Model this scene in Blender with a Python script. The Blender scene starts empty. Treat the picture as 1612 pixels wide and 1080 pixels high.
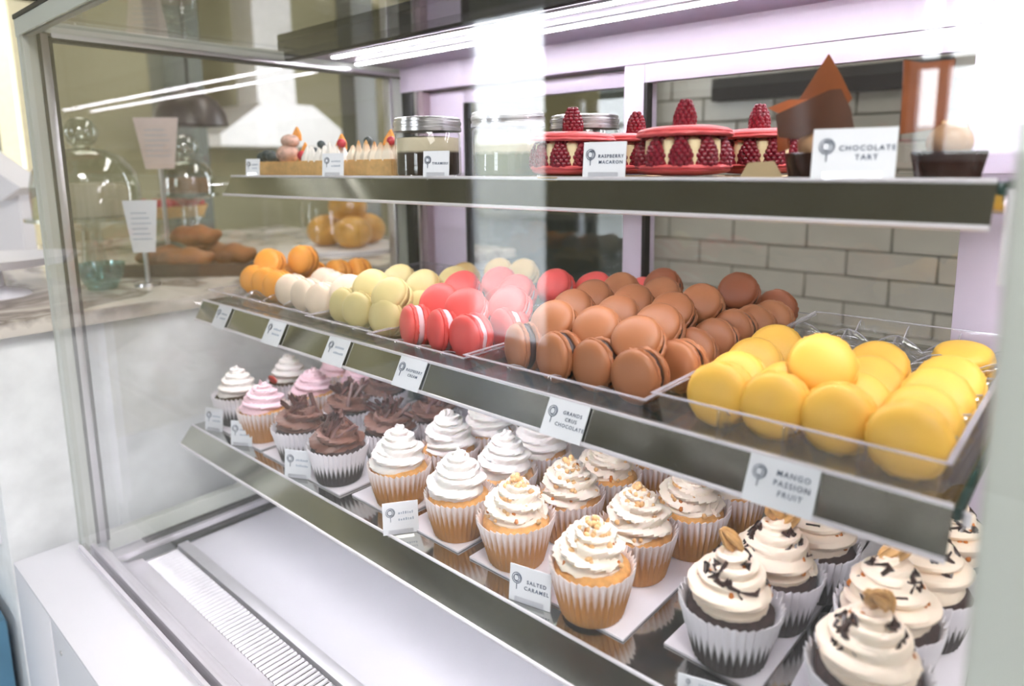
import bpy, bmesh, math, random
from mathutils import Vector, Matrix, Euler, Quaternion
PI = math.pi
C = bpy.context.scene
COL = C.collection
# ------------------------------------------------------------------ camera, sky, light, exposure
# world origin is the photographer's eye point: x runs along the display case, y into it, z up
cd = bpy.data.cameras.new('camera'); cam = bpy.data.objects.new('camera', cd); COL.objects.link(cam)
cd.sensor_width = 36.0; cd.lens = 23.73; cd.shift_x = -0.01996; cd.shift_y = -0.0689
cd.clip_start = 0.02; cd.clip_end = 200
cd.dof.use_dof = True; cd.dof.focus_distance = 0.66; cd.dof.aperture_fstop = 3.6
rx, dn, fw = ((0.75694436, 0.65340753, -0.00968719), (0.09528337, -0.125023, -0.98756789), (-0.64649541, 0.74661091, -0.15689433))
cam.matrix_world = Matrix(((rx[0], -dn[0], -fw[0], 0), (rx[1], -dn[1], -fw[1], 0), (rx[2], -dn[2], -fw[2], 0), (0, 0, 0, 1)))
C.camera = cam

W = bpy.data.worlds.new('overcast_sky'); C.world = W; W.use_nodes = True
wn = W.node_tree.nodes; wl = W.node_tree.links
bg = wn['Background']; bg.inputs['Strength'].default_value = 10.0
tc = wn.new('ShaderNodeTexCoord'); sp = wn.new('ShaderNodeSeparateXYZ'); cr = wn.new('ShaderNodeValToRGB')
wl.new(tc.outputs['Generated'], sp.inputs[0]); wl.new(sp.outputs['Z'], cr.inputs[0]); wl.new(cr.outputs[0], bg.inputs[0])
cr.color_ramp.elements[0].position = 0.0; cr.color_ramp.elements[0].color = (0.92, 0.96, 1.0, 1)
cr.color_ramp.elements[1].position = 0.9; cr.color_ramp.elements[1].color = (0.75, 0.86, 1.0, 1)

C.view_settings.view_transform = 'Standard'; C.view_settings.look = 'None'
C.view_settings.exposure = 0.6; C.view_settings.gamma = 1.0; C.view_settings.use_curve_mapping = False
C.cycles.max_bounces = 10; C.cycles.transparent_max_bounces = 32; C.cycles.glossy_bounces = 5
C.cycles.diffuse_bounces = 5; C.cycles.caustics_reflective = False; C.cycles.caustics_refractive = False
C.cycles.sample_clamp_indirect = 6.0

def area(name, loc, rot, sx, sy, power, col=(1, 1, 1)):
    l = bpy.data.lights.new(name, 'AREA'); l.shape = 'RECTANGLE'; l.size = sx; l.size_y = sy; l.energy = power; l.color = col
    o = bpy.data.objects.new(name, l); o.location = loc; o.rotation_euler = rot; COL.objects.link(o); return o
# daylight portals in the shop's two street openings
for nm, x0, x1, z0, z1 in (('window_portal', -0.68, 0.0, 0.0, 1.0), ('door_portal', -3.27, -2.55, -1.3, 0.95)):
    p = area(nm, ((x0 + x1) / 2, -2.62, (z0 + z1) / 2), (-PI / 2, 0, 0), x1 - x0, z1 - z0, 1.0)
    p.data.cycles.is_portal = True
# unseen area lights below the shop and kitchen ceilings, without fixtures
area('shop_fill_light', (0.60, -0.40, 1.32), (0, 0, 0), 0.8, 0.5, 26, (1, 0.97, 0.93))  # fill light added for the shop, placed to brighten counter panel and ledge
area('right_fill_light', (1.3, -0.5, 1.32), (0, 0, 0), 0.8, 0.8, 12, (1, 0.98, 0.96))  # fill light added on the right to brighten the counter's end panel
area('counter_ceiling_lamp', (-2.2, 0.7, 1.32), (0, 0, 0), 0.6, 0.6, 6, (1, 0.93, 0.8))
area('kitchen_ceiling_lamp', (-0.9, 1.35, 1.32), (0, 0, 0), 1.6, 0.25, 10, (1, 0.96, 0.88))
# ------------------------------------------------------------------ materials
def lin(c):
    return tuple(((v / 255) / 12.92 if v / 255 <= 0.04045 else ((v / 255 + 0.055) / 1.055) ** 2.4) for v in c)
MATS = {}
def mat(name, rgb, rough=0.5, metal=0.0, var=0.06, scale=30.0, bump=0.0, bscale=200.0, spec=0.5, sss=0.0, coat=0.0, sheen=0.0, stretch=None):
    if name in MATS: return MATS[name]
    m = bpy.data.materials.new(name); m.use_nodes = True; MATS[name] = m
    n, l = m.node_tree.nodes, m.node_tree.links
    b = n['Principled BSDF']; c = lin(rgb)
    b.inputs['Roughness'].default_value = rough; b.inputs['Metallic'].default_value = metal
    b.inputs['Specular IOR Level'].default_value = spec
    if sss: b.inputs['Subsurface Weight'].default_value = sss; b.inputs['Subsurface Radius'].default_value = (0.006, 0.003, 0.002); b.inputs['Subsurface Scale'].default_value = 1.0
    if coat: b.inputs['Coat Weight'].default_value = coat
    t = n.new('ShaderNodeTexCoord'); no = n.new('ShaderNodeTexNoise'); no.inputs['Scale'].default_value = scale; no.inputs['Detail'].default_value = 4
    src = t.outputs['Object']
    if stretch:
        mp = n.new('ShaderNodeMapping'); mp.inputs['Scale'].default_value = stretch; l.new(src, mp.inputs[0]); src = mp.outputs[0]
    l.new(src, no.inputs['Vector'])
    rp = n.new('ShaderNodeValToRGB'); l.new(no.outputs['Fac'], rp.inputs[0])
    rp.color_ramp.elements[0].position = 0.3; rp.color_ramp.elements[1].position = 0.7
    rp.color_ramp.elements[0].color = tuple(v * (1 - var) for v in c) + (1,)
    rp.color_ramp.elements[1].color = tuple(min(1, v * (1 + var)) for v in c) + (1,)
    l.new(rp.outputs[0], b.inputs['Base Color'])
    if bump:
        n2 = n.new('ShaderNodeTexNoise'); n2.inputs['Scale'].default_value = bscale; n2.inputs['Detail'].default_value = 3
        l.new(src, n2.inputs['Vector'])
        bp = n.new('ShaderNodeBump'); bp.inputs['Strength'].default_value = bump; bp.inputs['Distance'].default_value = 0.001
        l.new(n2.outputs['Fac'], bp.inputs['Height']); l.new(bp.outputs[0], b.inputs['Normal'])
    return m
def glass(name, tint=(1, 1, 1), refl=0.05, top=0.9, rough=0.0, gcol=(1, 1, 1), power=5.0):
    """thin clear sheet: see-through plus mirror reflection that grows at grazing angles"""
    m = bpy.data.materials.new(name); m.use_nodes = True; MATS[name] = m
    n, l = m.node_tree.nodes, m.node_tree.links
    for x in list(n):
        if x.type == 'BSDF_PRINCIPLED': n.remove(x)
    out = n['Material Output']
    tr = n.new('ShaderNodeBsdfTransparent'); tr.inputs[0].default_value = tint + (1,)
    gl = n.new('ShaderNodeBsdfGlossy'); gl.inputs['Roughness'].default_value = rough; gl.inputs[0].default_value = gcol + (1,)
    lw = n.new('ShaderNodeLayerWeight'); lw.inputs['Blend'].default_value = 0.5
    pw = n.new('ShaderNodeMath'); pw.operation = 'POWER'; pw.inputs[1].default_value = power
    mr = n.new('ShaderNodeMapRange'); mr.inputs['To Min'].default_value = refl; mr.inputs['To Max'].default_value = top
    mx = n.new('ShaderNodeMixShader')
    l.new(lw.outputs['Facing'], pw.inputs[0]); l.new(pw.outputs[0], mr.inputs['Value']); l.new(mr.outputs[0], mx.inputs[0])
    l.new(tr.outputs[0], mx.inputs[1]); l.new(gl.outputs[0], mx.inputs[2]); l.new(mx.outputs[0], out.inputs[0])
    return m
def emit(name, rgb, s):
    m = bpy.data.materials.new(name); m.use_nodes = True; MATS[name] = m
    b = m.node_tree.nodes['Principled BSDF']; b.inputs['Base Color'].default_value = rgb + (1,)
    b.inputs['Emission Color'].default_value = rgb + (1,); b.inputs['Emission Strength'].default_value = s
    return m
def zgrad(name, lo, hi, z0, z1, rough=0.6, bump=0.0, edge=0.15, pleats=0, amp=0.0):
    """two-tone material that changes over the object's own height (grease-stained paper, layered dessert)"""
    m = mat(name, lo, rough, 0, 0.05, 60, bump, 300); n, l = m.node_tree.nodes, m.node_tree.links
    b = n['Principled BSDF']; t = n.new('ShaderNodeTexCoord'); s = n.new('ShaderNodeSeparateXYZ'); l.new(t.outputs['Object'], s.inputs[0])
    no = n.new('ShaderNodeTexNoise'); no.inputs['Scale'].default_value = 160; l.new(t.outputs['Object'], no.inputs['Vector'])
    ad = n.new('ShaderNodeMath'); ad.operation = 'MULTIPLY_ADD'; ad.inputs[1].default_value = (z1 - z0) * edge * 4; l.new(no.outputs['Fac'], ad.inputs[0]); zs = s.outputs['Z']
    if pleats:
        at = n.new('ShaderNodeMath'); at.operation = 'ARCTAN2'; l.new(s.outputs['Y'], at.inputs[0]); l.new(s.outputs['X'], at.inputs[1])
        mu = n.new('ShaderNodeMath'); mu.operation = 'MULTIPLY'; mu.inputs[1].default_value = pleats; l.new(at.outputs[0], mu.inputs[0])
        co = n.new('ShaderNodeMath'); co.operation = 'COSINE'; l.new(mu.outputs[0], co.inputs[0])
        ma = n.new('ShaderNodeMath'); ma.operation = 'MULTIPLY_ADD'; ma.inputs[1].default_value = amp; l.new(co.outputs[0], ma.inputs[0]); l.new(s.outputs['Z'], ma.inputs[2]); zs = ma.outputs[0]
    l.new(zs, ad.inputs[2])
    mr = n.new('ShaderNodeMapRange'); mr.inputs['From Min'].default_value = z0 + (z1 - z0) * edge * 2; mr.inputs['From Max'].default_value = z1 + (z1 - z0) * edge * 2; l.new(ad.outputs[0], mr.inputs['Value'])
    mx = n.new('ShaderNodeMix'); mx.data_type = 'RGBA'; l.new(mr.outputs[0], mx.inputs['Factor'])
    mx.inputs[6].default_value = lin(lo) + (1,); mx.inputs[7].default_value = lin(hi) + (1,)
    l.new(mx.outputs[2], b.inputs['Base Color']); return m
def marble(name, base, vein):
    m = mat(name, base, 0.2, 0, 0.03, 3); n, l = m.node_tree.nodes, m.node_tree.links; b = n['Principled BSDF']
    t = n.new('ShaderNodeTexCoord'); no = n.new('ShaderNodeTexNoise'); no.inputs['Scale'].default_value = 4; no.inputs['Detail'].default_value = 8; no.inputs['Distortion'].default_value = 1.4
    l.new(t.outputs['Object'], no.inputs['Vector']); r = n.new('ShaderNodeValToRGB'); l.new(no.outputs['Fac'], r.inputs[0])
    e = r.color_ramp.elements; e[0].position = 0.42; e[0].color = lin(base) + (1,); e[1].position = 0.58; e[1].color = lin(base) + (1,)
    v = e.new(0.5); v.color = lin(vein) + (1,); l.new(r.outputs[0], b.inputs['Base Color']); return m

M_white = mat('white_laminate', (236, 235, 242), 0.35, 0, 0.02, 4)
M_pvc = mat('white_door_profile', (222, 208, 226), 0.3, 0, 0.02, 6)
M_post = mat('pale_painted_metal', (200, 204, 196), 0.4, 0, 0.03, 8)
M_steel = mat('polished_steel', (205, 205, 200), 0.09, 1.0, 0.04, 12, stretch=(1, 20, 20))
M_rail = mat('mirror_price_rail', (200, 200, 188), 0.12, 1.0, 0.04, 10)
M_brush = mat('brushed_steel', (215, 213, 215), 0.28, 1.0, 0.06, 40, stretch=(2, 60, 60))
M_under = mat('satin_canopy_metal', (206, 194, 212), 0.42, 0.6, 0.04, 20)
M_dark = mat('dark_gasket', (38, 34, 34), 0.45)
M_black = mat('black_panel', (22, 22, 28), 0.25)
M_deck = mat('white_deck_stone', (240, 238, 248), 0.18, 0, 0.025, 9)
M_card = mat('white_card', (244, 246, 252), 0.55, 0, 0.015, 20)
M_ink = mat('blue_grey_ink', (66, 82, 110), 0.7)
M_tile = mat('grey_glazed_tile', (172, 168, 158), 0.22, 0, 0.07, 9)
M_grout = mat('grey_grout', (108, 106, 98), 0.8)
M_board = mat('white_cake_board', (243, 238, 246), 0.4, 0, 0.02, 20)
M_gold = mat('gold_cake_board', (214, 190, 150), 0.3, 0.5)
M_paper_w = mat('white_paper_case', (240, 234, 244), 0.7, 0, 0.03, 60)
M_paper_dark = zgrad('dark_stained_paper_case', (50, 40, 36), (240, 236, 242), 0.015, 0.024, edge=.06, pleats=36, amp=.0045)
M_paper_gold = zgrad('golden_stained_paper_case', (190, 132, 62), (246, 234, 232), 0.022, 0.040, edge=.08, pleats=36, amp=.005)
M_cake_dark = mat('chocolate_crumb', (58, 40, 36), 0.85, 0, 0.35, 250, 0.8, 400)
M_cake_gold = mat('vanilla_crumb', (222, 166, 96), 0.85, 0, 0.16, 180, 0.6, 400)
M_cream = mat('buff_buttercream', (244, 226, 206), 0.5, 0, 0.03, 50, 0.15, 300, sss=0.08)
M_vanilla = mat('white_buttercream', (250, 244, 240), 0.5, 0, 0.02, 50, 0.15, 300, sss=0.08)
M_pinkcream = mat('pale_pink_buttercream', (248, 214, 224), 0.5, 0, 0.03, 50, 0.15, 300)
M_choccream = mat('milk_chocolate_buttercream', (124, 84, 70), 0.45, 0, 0.1, 80, 0.2, 300)
M_choc = mat('dark_chocolate', (50, 28, 22), 0.25, 0, 0.15, 120)
M_milk = mat('milk_chocolate_curl', (96, 56, 48), 0.35, 0, 0.2, 150)
M_caramel = mat('caramel', (198, 116, 40), 0.2, 0, 0.15, 120)
M_pearl = mat('crisp_pearl', (226, 182, 126), 0.35, 0, 0.12, 200)
M_pecan = mat('toasted_pecan', (190, 146, 88), 0.5, 0, 0.3, 140, 0.6, 250)
M_tray = glass('clear_tray_plastic', (0.96, 0.96, 0.97), 0.09, 0.8, 0.10)
M_pane = glass('clear_display_glass', (0.992, 0.994, 0.993), 0.036, 0.72)
M_jar = glass('jar_glass', (0.97, 0.98, 0.97), 0.05, 0.9)
M_shelf = glass('shelf_glass', (0.55, 0.57, 0.54), 0.12, 0.92, 0.02)
M_gedge = mat('green_glass_edge', (40, 66, 60), 0.15)
M_led = emit('cool_white_led', (0.95, 0.93, 1.0), 30.0)
M_led2 = emit('shelf_led', (0.97, 0.94, 1.0), 23.0)
M_led3 = emit('well_led', (0.97, 0.95, 1.0), 18.0)
M_wall = mat('olive_cream_paint', (158, 150, 116), 0.7, 0, 0.03, 3)
M_ceil = mat('taupe_ceiling_paint', (104, 97, 78), 0.8, 0, 0.03, 3)
M_floor = mat('grey_shop_floor', (206, 208, 214), 0.35, 0, 0.05, 5)
M_marble = marble('veined_marble', (222, 214, 204), (140, 130, 124))
# ------------------------------------------------------------------ mesh helpers
def box(bm, x0, x1, y0, y1, z0, z1, mx=None):
    vs = [bm.verts.new((x, y, z)) for x in (x0, x1) for y in (y0, y1) for z in (z0, z1)]
    if mx is not None:
        for v in vs: v.co = mx @ v.co
    for f in ((0, 1, 3, 2), (4, 6, 7, 5), (0, 4, 5, 1), (2, 3, 7, 6), (0, 2, 6, 4), (1, 5, 7, 3)): bm.faces.new([vs[i] for i in f])
    return vs
def lathe(bm, prof, seg=32, rfun=None, closed_bottom=False, cx=0, cy=0, mx=None):
    rings = []
    for k, (r, z) in enumerate(prof):
        if r < 1e-6:
            v = bm.verts.new((cx, cy, z)); rings.append([v])
        else:
            ring = []
            for i in range(seg):
                a = 2 * PI * i / seg; dr, dz = rfun(k, i, a) if rfun else (0, 0)
                ring.append(bm.verts.new((cx + (r + dr) * math.cos(a), cy + (r + dr) * math.sin(a), z + dz)))
            rings.append(ring)
    if mx is not None:
        for rg in rings:
            for v in rg: v.co = mx @ v.co
    for a, b in zip(rings, rings[1:]):
        if len(a) == 1 and len(b) == 1: continue
        for i in range(seg):
            j = (i + 1) % seg
            if len(a) == 1: bm.faces.new((a[0], b[j], b[i]))
            elif len(b) == 1: bm.faces.new((a[i], a[j], b[0]))
            else: bm.faces.new((a[i], a[j], b[j], b[i]))
def tube(bm, pts, rad, seg=8, caps=True):
    rings = []; n = len(pts); pts = [Vector(p) for p in pts]
    for k, p in enumerate(pts):
        t = (pts[min(k + 1, n - 1)] - pts[max(k - 1, 0)])
        if t.length < 1e-9: t = Vector((0, 0, 1))
        t.normalize(); u = t.cross(Vector((0.31, 0.22, 0.93))); u.normalize(); w = t.cross(u)
        r = rad(k / (n - 1)) if callable(rad) else rad
        rings.append([bm.verts.new(p + (u * math.cos(2 * PI * i / seg) + w * math.sin(2 * PI * i / seg)) * r) for i in range(seg)])
    for a, b in zip(rings, rings[1:]):
        for i in range(seg):
            j = (i + 1) % seg; bm.faces.new((a[i], a[j], b[j], b[i]))
    if caps and seg > 2: bm.faces.new(list(reversed(rings[0]))); bm.faces.new(rings[-1])
def prism(bm, pts, d, mx=None):
    """polygon given in the local x-z plane, thickness d along y"""
    a = [bm.verts.new((x, -d / 2, z)) for x, z in pts]; b = [bm.verts.new((x, d / 2, z)) for x, z in pts]
    if mx is not None:
        for v in a + b: v.co = mx @ v.co
    bm.faces.new(a); bm.faces.new(list(reversed(b)))
    for i in range(len(pts)):
        j = (i + 1) % len(pts); bm.faces.new((a[j], a[i], b[i], b[j]))
def ball(bm, c, r, seg=10, rings=6, sc=(1, 1, 1)):
    prof = [(0, -1)] + [(math.cos(-PI / 2 + PI * k / rings), math.sin(-PI / 2 + PI * k / rings)) for k in range(1, rings)] + [(0, 1)]
    lathe(bm, prof, seg, mx=Matrix.Translation(Vector(c)) @ Matrix.Diagonal((r * sc[0], r * sc[1], r * sc[2], 1)))
def mesh(bm, name, m, smooth=True):
    bmesh.ops.recalc_face_normals(bm, faces=bm.faces)
    me = bpy.data.meshes.new(name); bm.to_mesh(me); bm.free()
    for mm in (m if isinstance(m, (list, tuple)) else [m]): me.materials.append(mm)
    if smooth:
        me.polygons.foreach_set('use_smooth', [True] * len(me.polygons))
        try: me.set_sharp_from_angle(angle=math.radians(42))
        except Exception: pass
    return me
def inst(name, me, parent=None, loc=(0, 0, 0), rot=None, scale=None):
    o = bpy.data.objects.new(name, me); COL.objects.link(o); o.location = loc
    if rot is not None:
        if isinstance(rot, Quaternion): o.rotation_mode = 'QUATERNION'; o.rotation_quaternion = rot
        else: o.rotation_euler = rot
    if scale is not None: o.scale = scale if not isinstance(scale, (int, float)) else (scale,) * 3
    if parent is not None: o.parent = parent
    return o
def part(name, bm, m, parent=None, loc=(0, 0, 0), rot=None, smooth=True):
    return inst(name, mesh(bm, name, m, smooth), parent, loc, rot)
def tag(o, label, cat, group=None):
    o['label'] = label; o['category'] = cat
    if group: o['group'] = group
    return o
def thing(name, label, cat, loc=(0, 0, 0), rot=None, group=None, scale=None):
    o = inst(name, None, None, loc, rot, scale); return tag(o, label, cat, group)
def struct(o): o['kind'] = 'structure'; return o
def boxpart(name, dims, m, parent=None, bevel=0.0, smooth=True):
    bm = bmesh.new(); box(bm, *dims)
    if bevel: bmesh.ops.bevel(bm, geom=bm.edges[:], offset=bevel, segments=2, affect='EDGES', profile=0.6)
    return part(name, bm, m, parent, smooth=smooth)
def text_mesh(s, size, m, spacing=1.25):
    c = bpy.data.curves.new('lettering', 'FONT'); c.body = s; c.size = size; c.align_x = 'CENTER'; c.align_y = 'CENTER'
    c.space_character = spacing; c.space_line = 1.25; c.extrude = 0.00008; c.offset = size * 0.012; c.resolution_u = 2
    o = bpy.data.objects.new('tmp', c); COL.objects.link(o)
    dg = bpy.context.evaluated_depsgraph_get(); dg.update()
    me = bpy.data.meshes.new_from_object(o.evaluated_get(dg)); me.name = 'lettering'
    bpy.data.objects.remove(o); bpy.data.curves.remove(c)
    me.materials.clear(); me.materials.append(m); return me
# ------------------------------------------------------------------ the setting
FL = -1.30; CE = 1.38
struct(boxpart('floor', (-3.75, 2.2, -2.75, 3.4, FL - 0.05, FL), M_floor))
struct(boxpart('ceiling', (-3.75, 2.2, -2.75, 3.4, CE, CE + 0.05), M_ceil))
bm = bmesh.new()          # left wall with a doorway
box(bm, -3.75, -3.6, -2.75, 0.0, FL, CE); box(bm, -3.75, -3.6, 0.86, 3.4, FL, CE); box(bm, -3.75, -3.6, 0.0, 0.86, 0.74, CE)
struct(part('wall_left', bm, M_wall, smooth=False))
struct(boxpart('wall_right', (2.1, 2.2, -2.75, 3.4, FL, CE), mat('white_wall_paint', (238, 238, 236), 0.7)))
bm = bmesh.new()          # street wall with a window and a glazed door
box(bm, -3.75, -3.27, -2.75, -2.6, FL, CE); box(bm, -3.27, -2.55, -2.75, -2.6, 0.95, CE); box(bm, -2.55, -0.68, -2.75, -2.6, FL, CE)
box(bm, -0.68, 0.0, -2.75, -2.6, FL, 0.0); box(bm, -0.68, 0.0, -2.75, -2.6, 1.0, CE); box(bm, 0.0, 2.2, -2.75, -2.6, FL, CE)
struct(part('wall_front', bm, mat('shop_front_plaster', (84, 78, 62), 0.75), smooth=False))
bm = bmesh.new()
for x0, x1, z0, z1 in ((-0.68, -0.65, 0, 1.0), (-0.65, 0.0, 0.0, 0.03), (-0.58, -0.545, 0.03, 1.0), (-0.65, 0.0, 0.365, 0.40), (-0.03, 0.0, 0.03, 0.365), (-0.03, 0.0, 0.4, 1.0)): box(bm, x0, x1, -2.70, -2.64, z0, z1)
w1 = struct(part('window_1', bm, M_white, smooth=False))
boxpart('pane', (-0.65, -0.03, -2.675, -2.669, 0.03, 1.0), M_pane, w1, smooth=False)
bm = bmesh.new()          # part of the painted shop name on the street window
cv = [(0.09, 0.60), (0.075, 0.64), (0.055, 0.60), (0.03, 0.555), (-0.01, 0.535), (-0.045, 0.54), (-0.062, 0.57), (-0.06, 0.66)]
tube(bm, [(-0.36 + x, -2.661, z) for x, z in cv], lambda t: 0.008 + 0.010 * (1 - t), 8)
ball(bm, (-0.24, -2.661, 0.555), 0.016, 10, 6, (1, 0.3, 1))
part('window_lettering', bm, mat('grey_window_paint', (96, 92, 110), 0.6), w1)
bm = bmesh.new()
for x0, x1, z0, z1 in ((-3.27, -3.22, FL, 0.95), (-2.60, -2.55, FL, 0.95), (-3.22, -2.60, 0.90, 0.95), (-3.22, -2.60, FL, -1.1), (-3.22, -2.60, 0.27, 0.30)): box(bm, x0, x1, -2.70, -2.65, z0, z1)
d1 = struct(part('door_1', bm, M_white, smooth=False))
boxpart('pane', (-3.22, -2.60, -2.678, -2.672, -1.1, 0.90), M_pane, d1, smooth=False)
# outside: pavement, road wall
struct(boxpart('pavement', (-14, 14, -16, -2.75, FL - 0.06, FL - 0.01), mat('pale_paving', (176, 174, 168), 0.8)))
struct(boxpart('garden_wall', (-14, 14, -12.3, -12, FL, 0.55), mat('pale_render', (196, 196, 190), 0.85)))
# kitchen side behind the case: tiled wall on the right, darker kitchen on the left
tw = struct(boxpart('wall_back', (-1.20, 2.1, 1.78, 1.95, FL, CE), M_grout, smooth=False))
tl_w, tl_h = 0.20, 0.066
bm = bmesh.new(); box(bm, -tl_w / 2 + .002, tl_w / 2 - .002, -0.006, 0.0, -tl_h / 2 + .002, tl_h / 2 - .002)
bmesh.ops.bevel(bm, geom=[e for e in bm.edges], offset=0.0018, segments=1, affect='EDGES')
tile_me = mesh(bm, 'tile', M_tile)
rnd = random.Random(3)
for r in range(15):
    for c in range(6):
        x = -1.10 + tl_w * c + (tl_w / 2 if r % 2 else 0); z = -0.58 + tl_h * r
        if x > 0.0: continue
        inst('tile', tile_me, tw, (x, 1.78 + rnd.uniform(-0.001, 0.001), z), (rnd.uniform(-.006, .006), 0, rnd.uniform(-.006, .006)))
struct(boxpart('wall_kitchen', (-3.75, -1.2, 3.3, 3.4, FL, CE), M_wall))
struct(boxpart('trim_1', (-1.2, -1.06, 1.70, 1.78, FL, CE), mat('dark_green_trim', (52, 58, 50), 0.4)))
struct(boxpart('dark_rack', (-0.86, -0.30, 1.74, 1.772, 0.165, 0.225), M_dark))  # plain bar standing for a dark rack before the tiles
# white doorway casing in the left wall
bm = bmesh.new()
for y0, y1, z0, z1 in ((-0.02, 0.06, FL, 0.74), (0.80, 0.92, FL, 0.80), (-0.02, 0.92, 0.70, 0.80)): box(bm, -3.6, -3.55, y0, y1, z0, z1)
struct(part('door_2', bm, mat('cream_door_casing', (238, 226, 190), 0.5), smooth=False))
struct(boxpart('trim_3', (-3.6, -3.57, -2.6, 3.3, 0.98, 1.03), mat('cream_cornice', (226, 214, 176), 0.5)))
struct(boxpart('wall_passage', (-4.6, -4.5, -0.6, 1.6, FL, CE), mat('mustard_paint', (158, 152, 136), 0.7)))
# ------------------------------------------------------------------ the display case
XL, XR = -1.012, -0.053
case = thing('display_case', 'long refrigerated glass pastry display case with steel shelves, white base and lit canopy', 'display case', (0, 0, 0))
boxpart('base_panel', (-1.03, -0.877, 0.165, 0.182, FL, -0.503), M_white, case, 0.001)
boxpart('base_panel', (-0.871, 0.4, 0.165, 0.182, FL, -0.503), M_white, case, 0.001)
boxpart('base_cabinet', (-1.025, 0.4, 0.185, 0.82, FL, -0.565), M_white, case)
boxpart('front_ledge', (-1.03, 0.4, 0.165, 0.235, -0.503, -0.498), M_white, case, 0.001)
sc_ = part('screw_cap', (lambda b: (lathe(b, [(0, 0), (0.003, 0), (0.003, 0.001), (0, 0.0012)], 12), b)[1])(bmesh.new()), M_brush, case, (-0.84, 0.165, -0.53), (PI / 2, 0, 0))
# glazing channel, trough and grille in the floor of the well
bm = bmesh.new(); box(bm, -1.0, 0.4, 0.229, 0.233, -0.565, -0.492); box(bm, -1.0, 0.4, 0.243, 0.248, -0.565, -0.497)
part('glazing_channel', bm, mat('white_satin_metal', (232, 228, 236), 0.16, 0.35, 0.02, 20), case, smooth=False)
bm = bmesh.new()
prof = [(0.248, -0.500), (0.256, -0.502), (0.262, -0.510), (0.266, -0.522), (0.272, -0.532), (0.282, -0.538), (0.300, -0.540), (0.300, -0.548), (0.248, -0.548)]
a = [bm.verts.new((-0.99, y, z)) for y, z in prof]; b = [bm.verts.new((0.4, y, z)) for y, z in prof]
for i in range(len(prof) - 1): bm.faces.new((a[i], a[i + 1], b[i + 1], b[i]))
part('air_trough', bm, mat('white_satin_metal', (232, 228, 236), 0.16, 0.35, 0.02, 20), case)
gr = boxpart('grille', (-0.985, 0.4, 0.298, 0.352, -0.560, -0.550), M_dark, case)
bm = bmesh.new(); pr = []
for k in range(7):
    t = k / 6; pr.append((-0.0026 + 0.0052 * t, 0.0030 * math.sin(PI * t)))
a = [bm.verts.new((x, 0.0, z)) for x, z in pr]; b = [bm.verts.new((x, 0.040, z)) for x, z in pr]
c = [bm.verts.new((x, 0.045, -0.006)) for x, z in pr]
for i in range(6): bm.faces.new((a[i], a[i + 1], b[i + 1], b[i])); bm.faces.new((b[i], b[i + 1], c[i + 1], c[i]))
M_rib = mat('satin_grille_metal', (222, 220, 226), 0.4, 0.45, 0.04, 40)
rib_me = mesh(bm, 'rib', M_rib)
for k in range(128):
    inst('rib', rib_me, gr, (-0.972 + 0.0078 * k, 0.300, -0.541))
boxpart('grille_flange', (-0.985, 0.4, 0.345, 0.360, -0.562, -0.538), M_rib, case, 0.001)
boxpart('deck', (-0.985, 0.4, 0.360, 0.79, -0.562, -0.543), M_deck, case, 0.001)
# left end: pane, profiles and seals
boxpart('end_pane', (-1.016, -1.010, 0.25, 0.80, -0.53, 0.165), M_pane, case, smooth=False)
def profile_set(nm, dims, seals):
    o = boxpart(nm, dims, M_post, case, 0.001)
    for d, m in seals: boxpart('seal' if m is M_dark else 'chrome_strip', d, m, o, 0.0004)
profile_set('corner_post', (-1.024, -1.0, 0.2365, 0.251, -0.505, 0.178),
            [((-1.020, -0.999, 0.251, 0.2545, -0.50, 0.166), M_dark), ((-1.020, -0.999, 0.2545, 0.2625, -0.50, 0.163), M_brush), ((-1.020, -0.999, 0.2625, 0.2665, -0.50, 0.160), M_dark)])
profile_set('end_top_rail', (-1.020, -1.002, 0.251, 0.80, 0.164, 0.178),
            [((-1.018, -0.999, 0.266, 0.80, 0.1585, 0.1645), M_brush), ((-1.018, -0.998, 0.266, 0.80, 0.155, 0.1585), M_dark)])
profile_set('end_bottom_rail', (-1.020, -1.004, 0.266, 0.80, -0.518, -0.495),
            [((-1.018, -1.0, 0.31, 0.80, -0.526, -0.520), M_dark), ((-1.018, -0.992, 0.266, 0.80, -0.534, -0.526), MATS['white_satin_metal']), ((-1.018, -0.990, 0.345, 0.80, -0.545, -0.536), M_dark)])
profile_set('rear_post', (-1.018, -1.000, 0.776, 0.80, -0.53, 0.164), [((-1.018, -0.998, 0.770, 0.776, -0.53, 0.155), M_brush)])
boxpart('front_top_rail', (-1.024, 0.4, 0.2355, 0.2475, 0.158, 0.1785), M_post, case, 0.001)
boxpart('top_trim', (-1.024, 0.4, 0.2345, 0.252, 0.1785, 0.184), M_dark, case, 0.001)
boxpart('front_pane', (-1.0, 0.4, 0.2335, 0.2395, -0.500, 0.158), M_pane, case, smooth=False)
boxpart('right_post', (-0.024, 0.05, 0.2405, 0.30, -0.54, 0.158), M_post, case, 0.004)
boxpart('canopy_pane', (-1.02, 0.4, 0.2475, 0.572, 0.165, 0.170), M_pane, case, smooth=False)
boxpart('canopy_panel', (-1.02, 0.4, 0.582, 0.83, 0.173, 0.194), M_under, case, 0.0015)
boxpart('canopy_lip', (-1.02, 0.4, 0.573, 0.582, 0.163, 0.194), M_dark, case, 0.001)
boxpart('canopy_top', (-1.02, 0.4, 0.573, 0.84, 0.1945, 0.205), M_black, case, 0.001)
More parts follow.
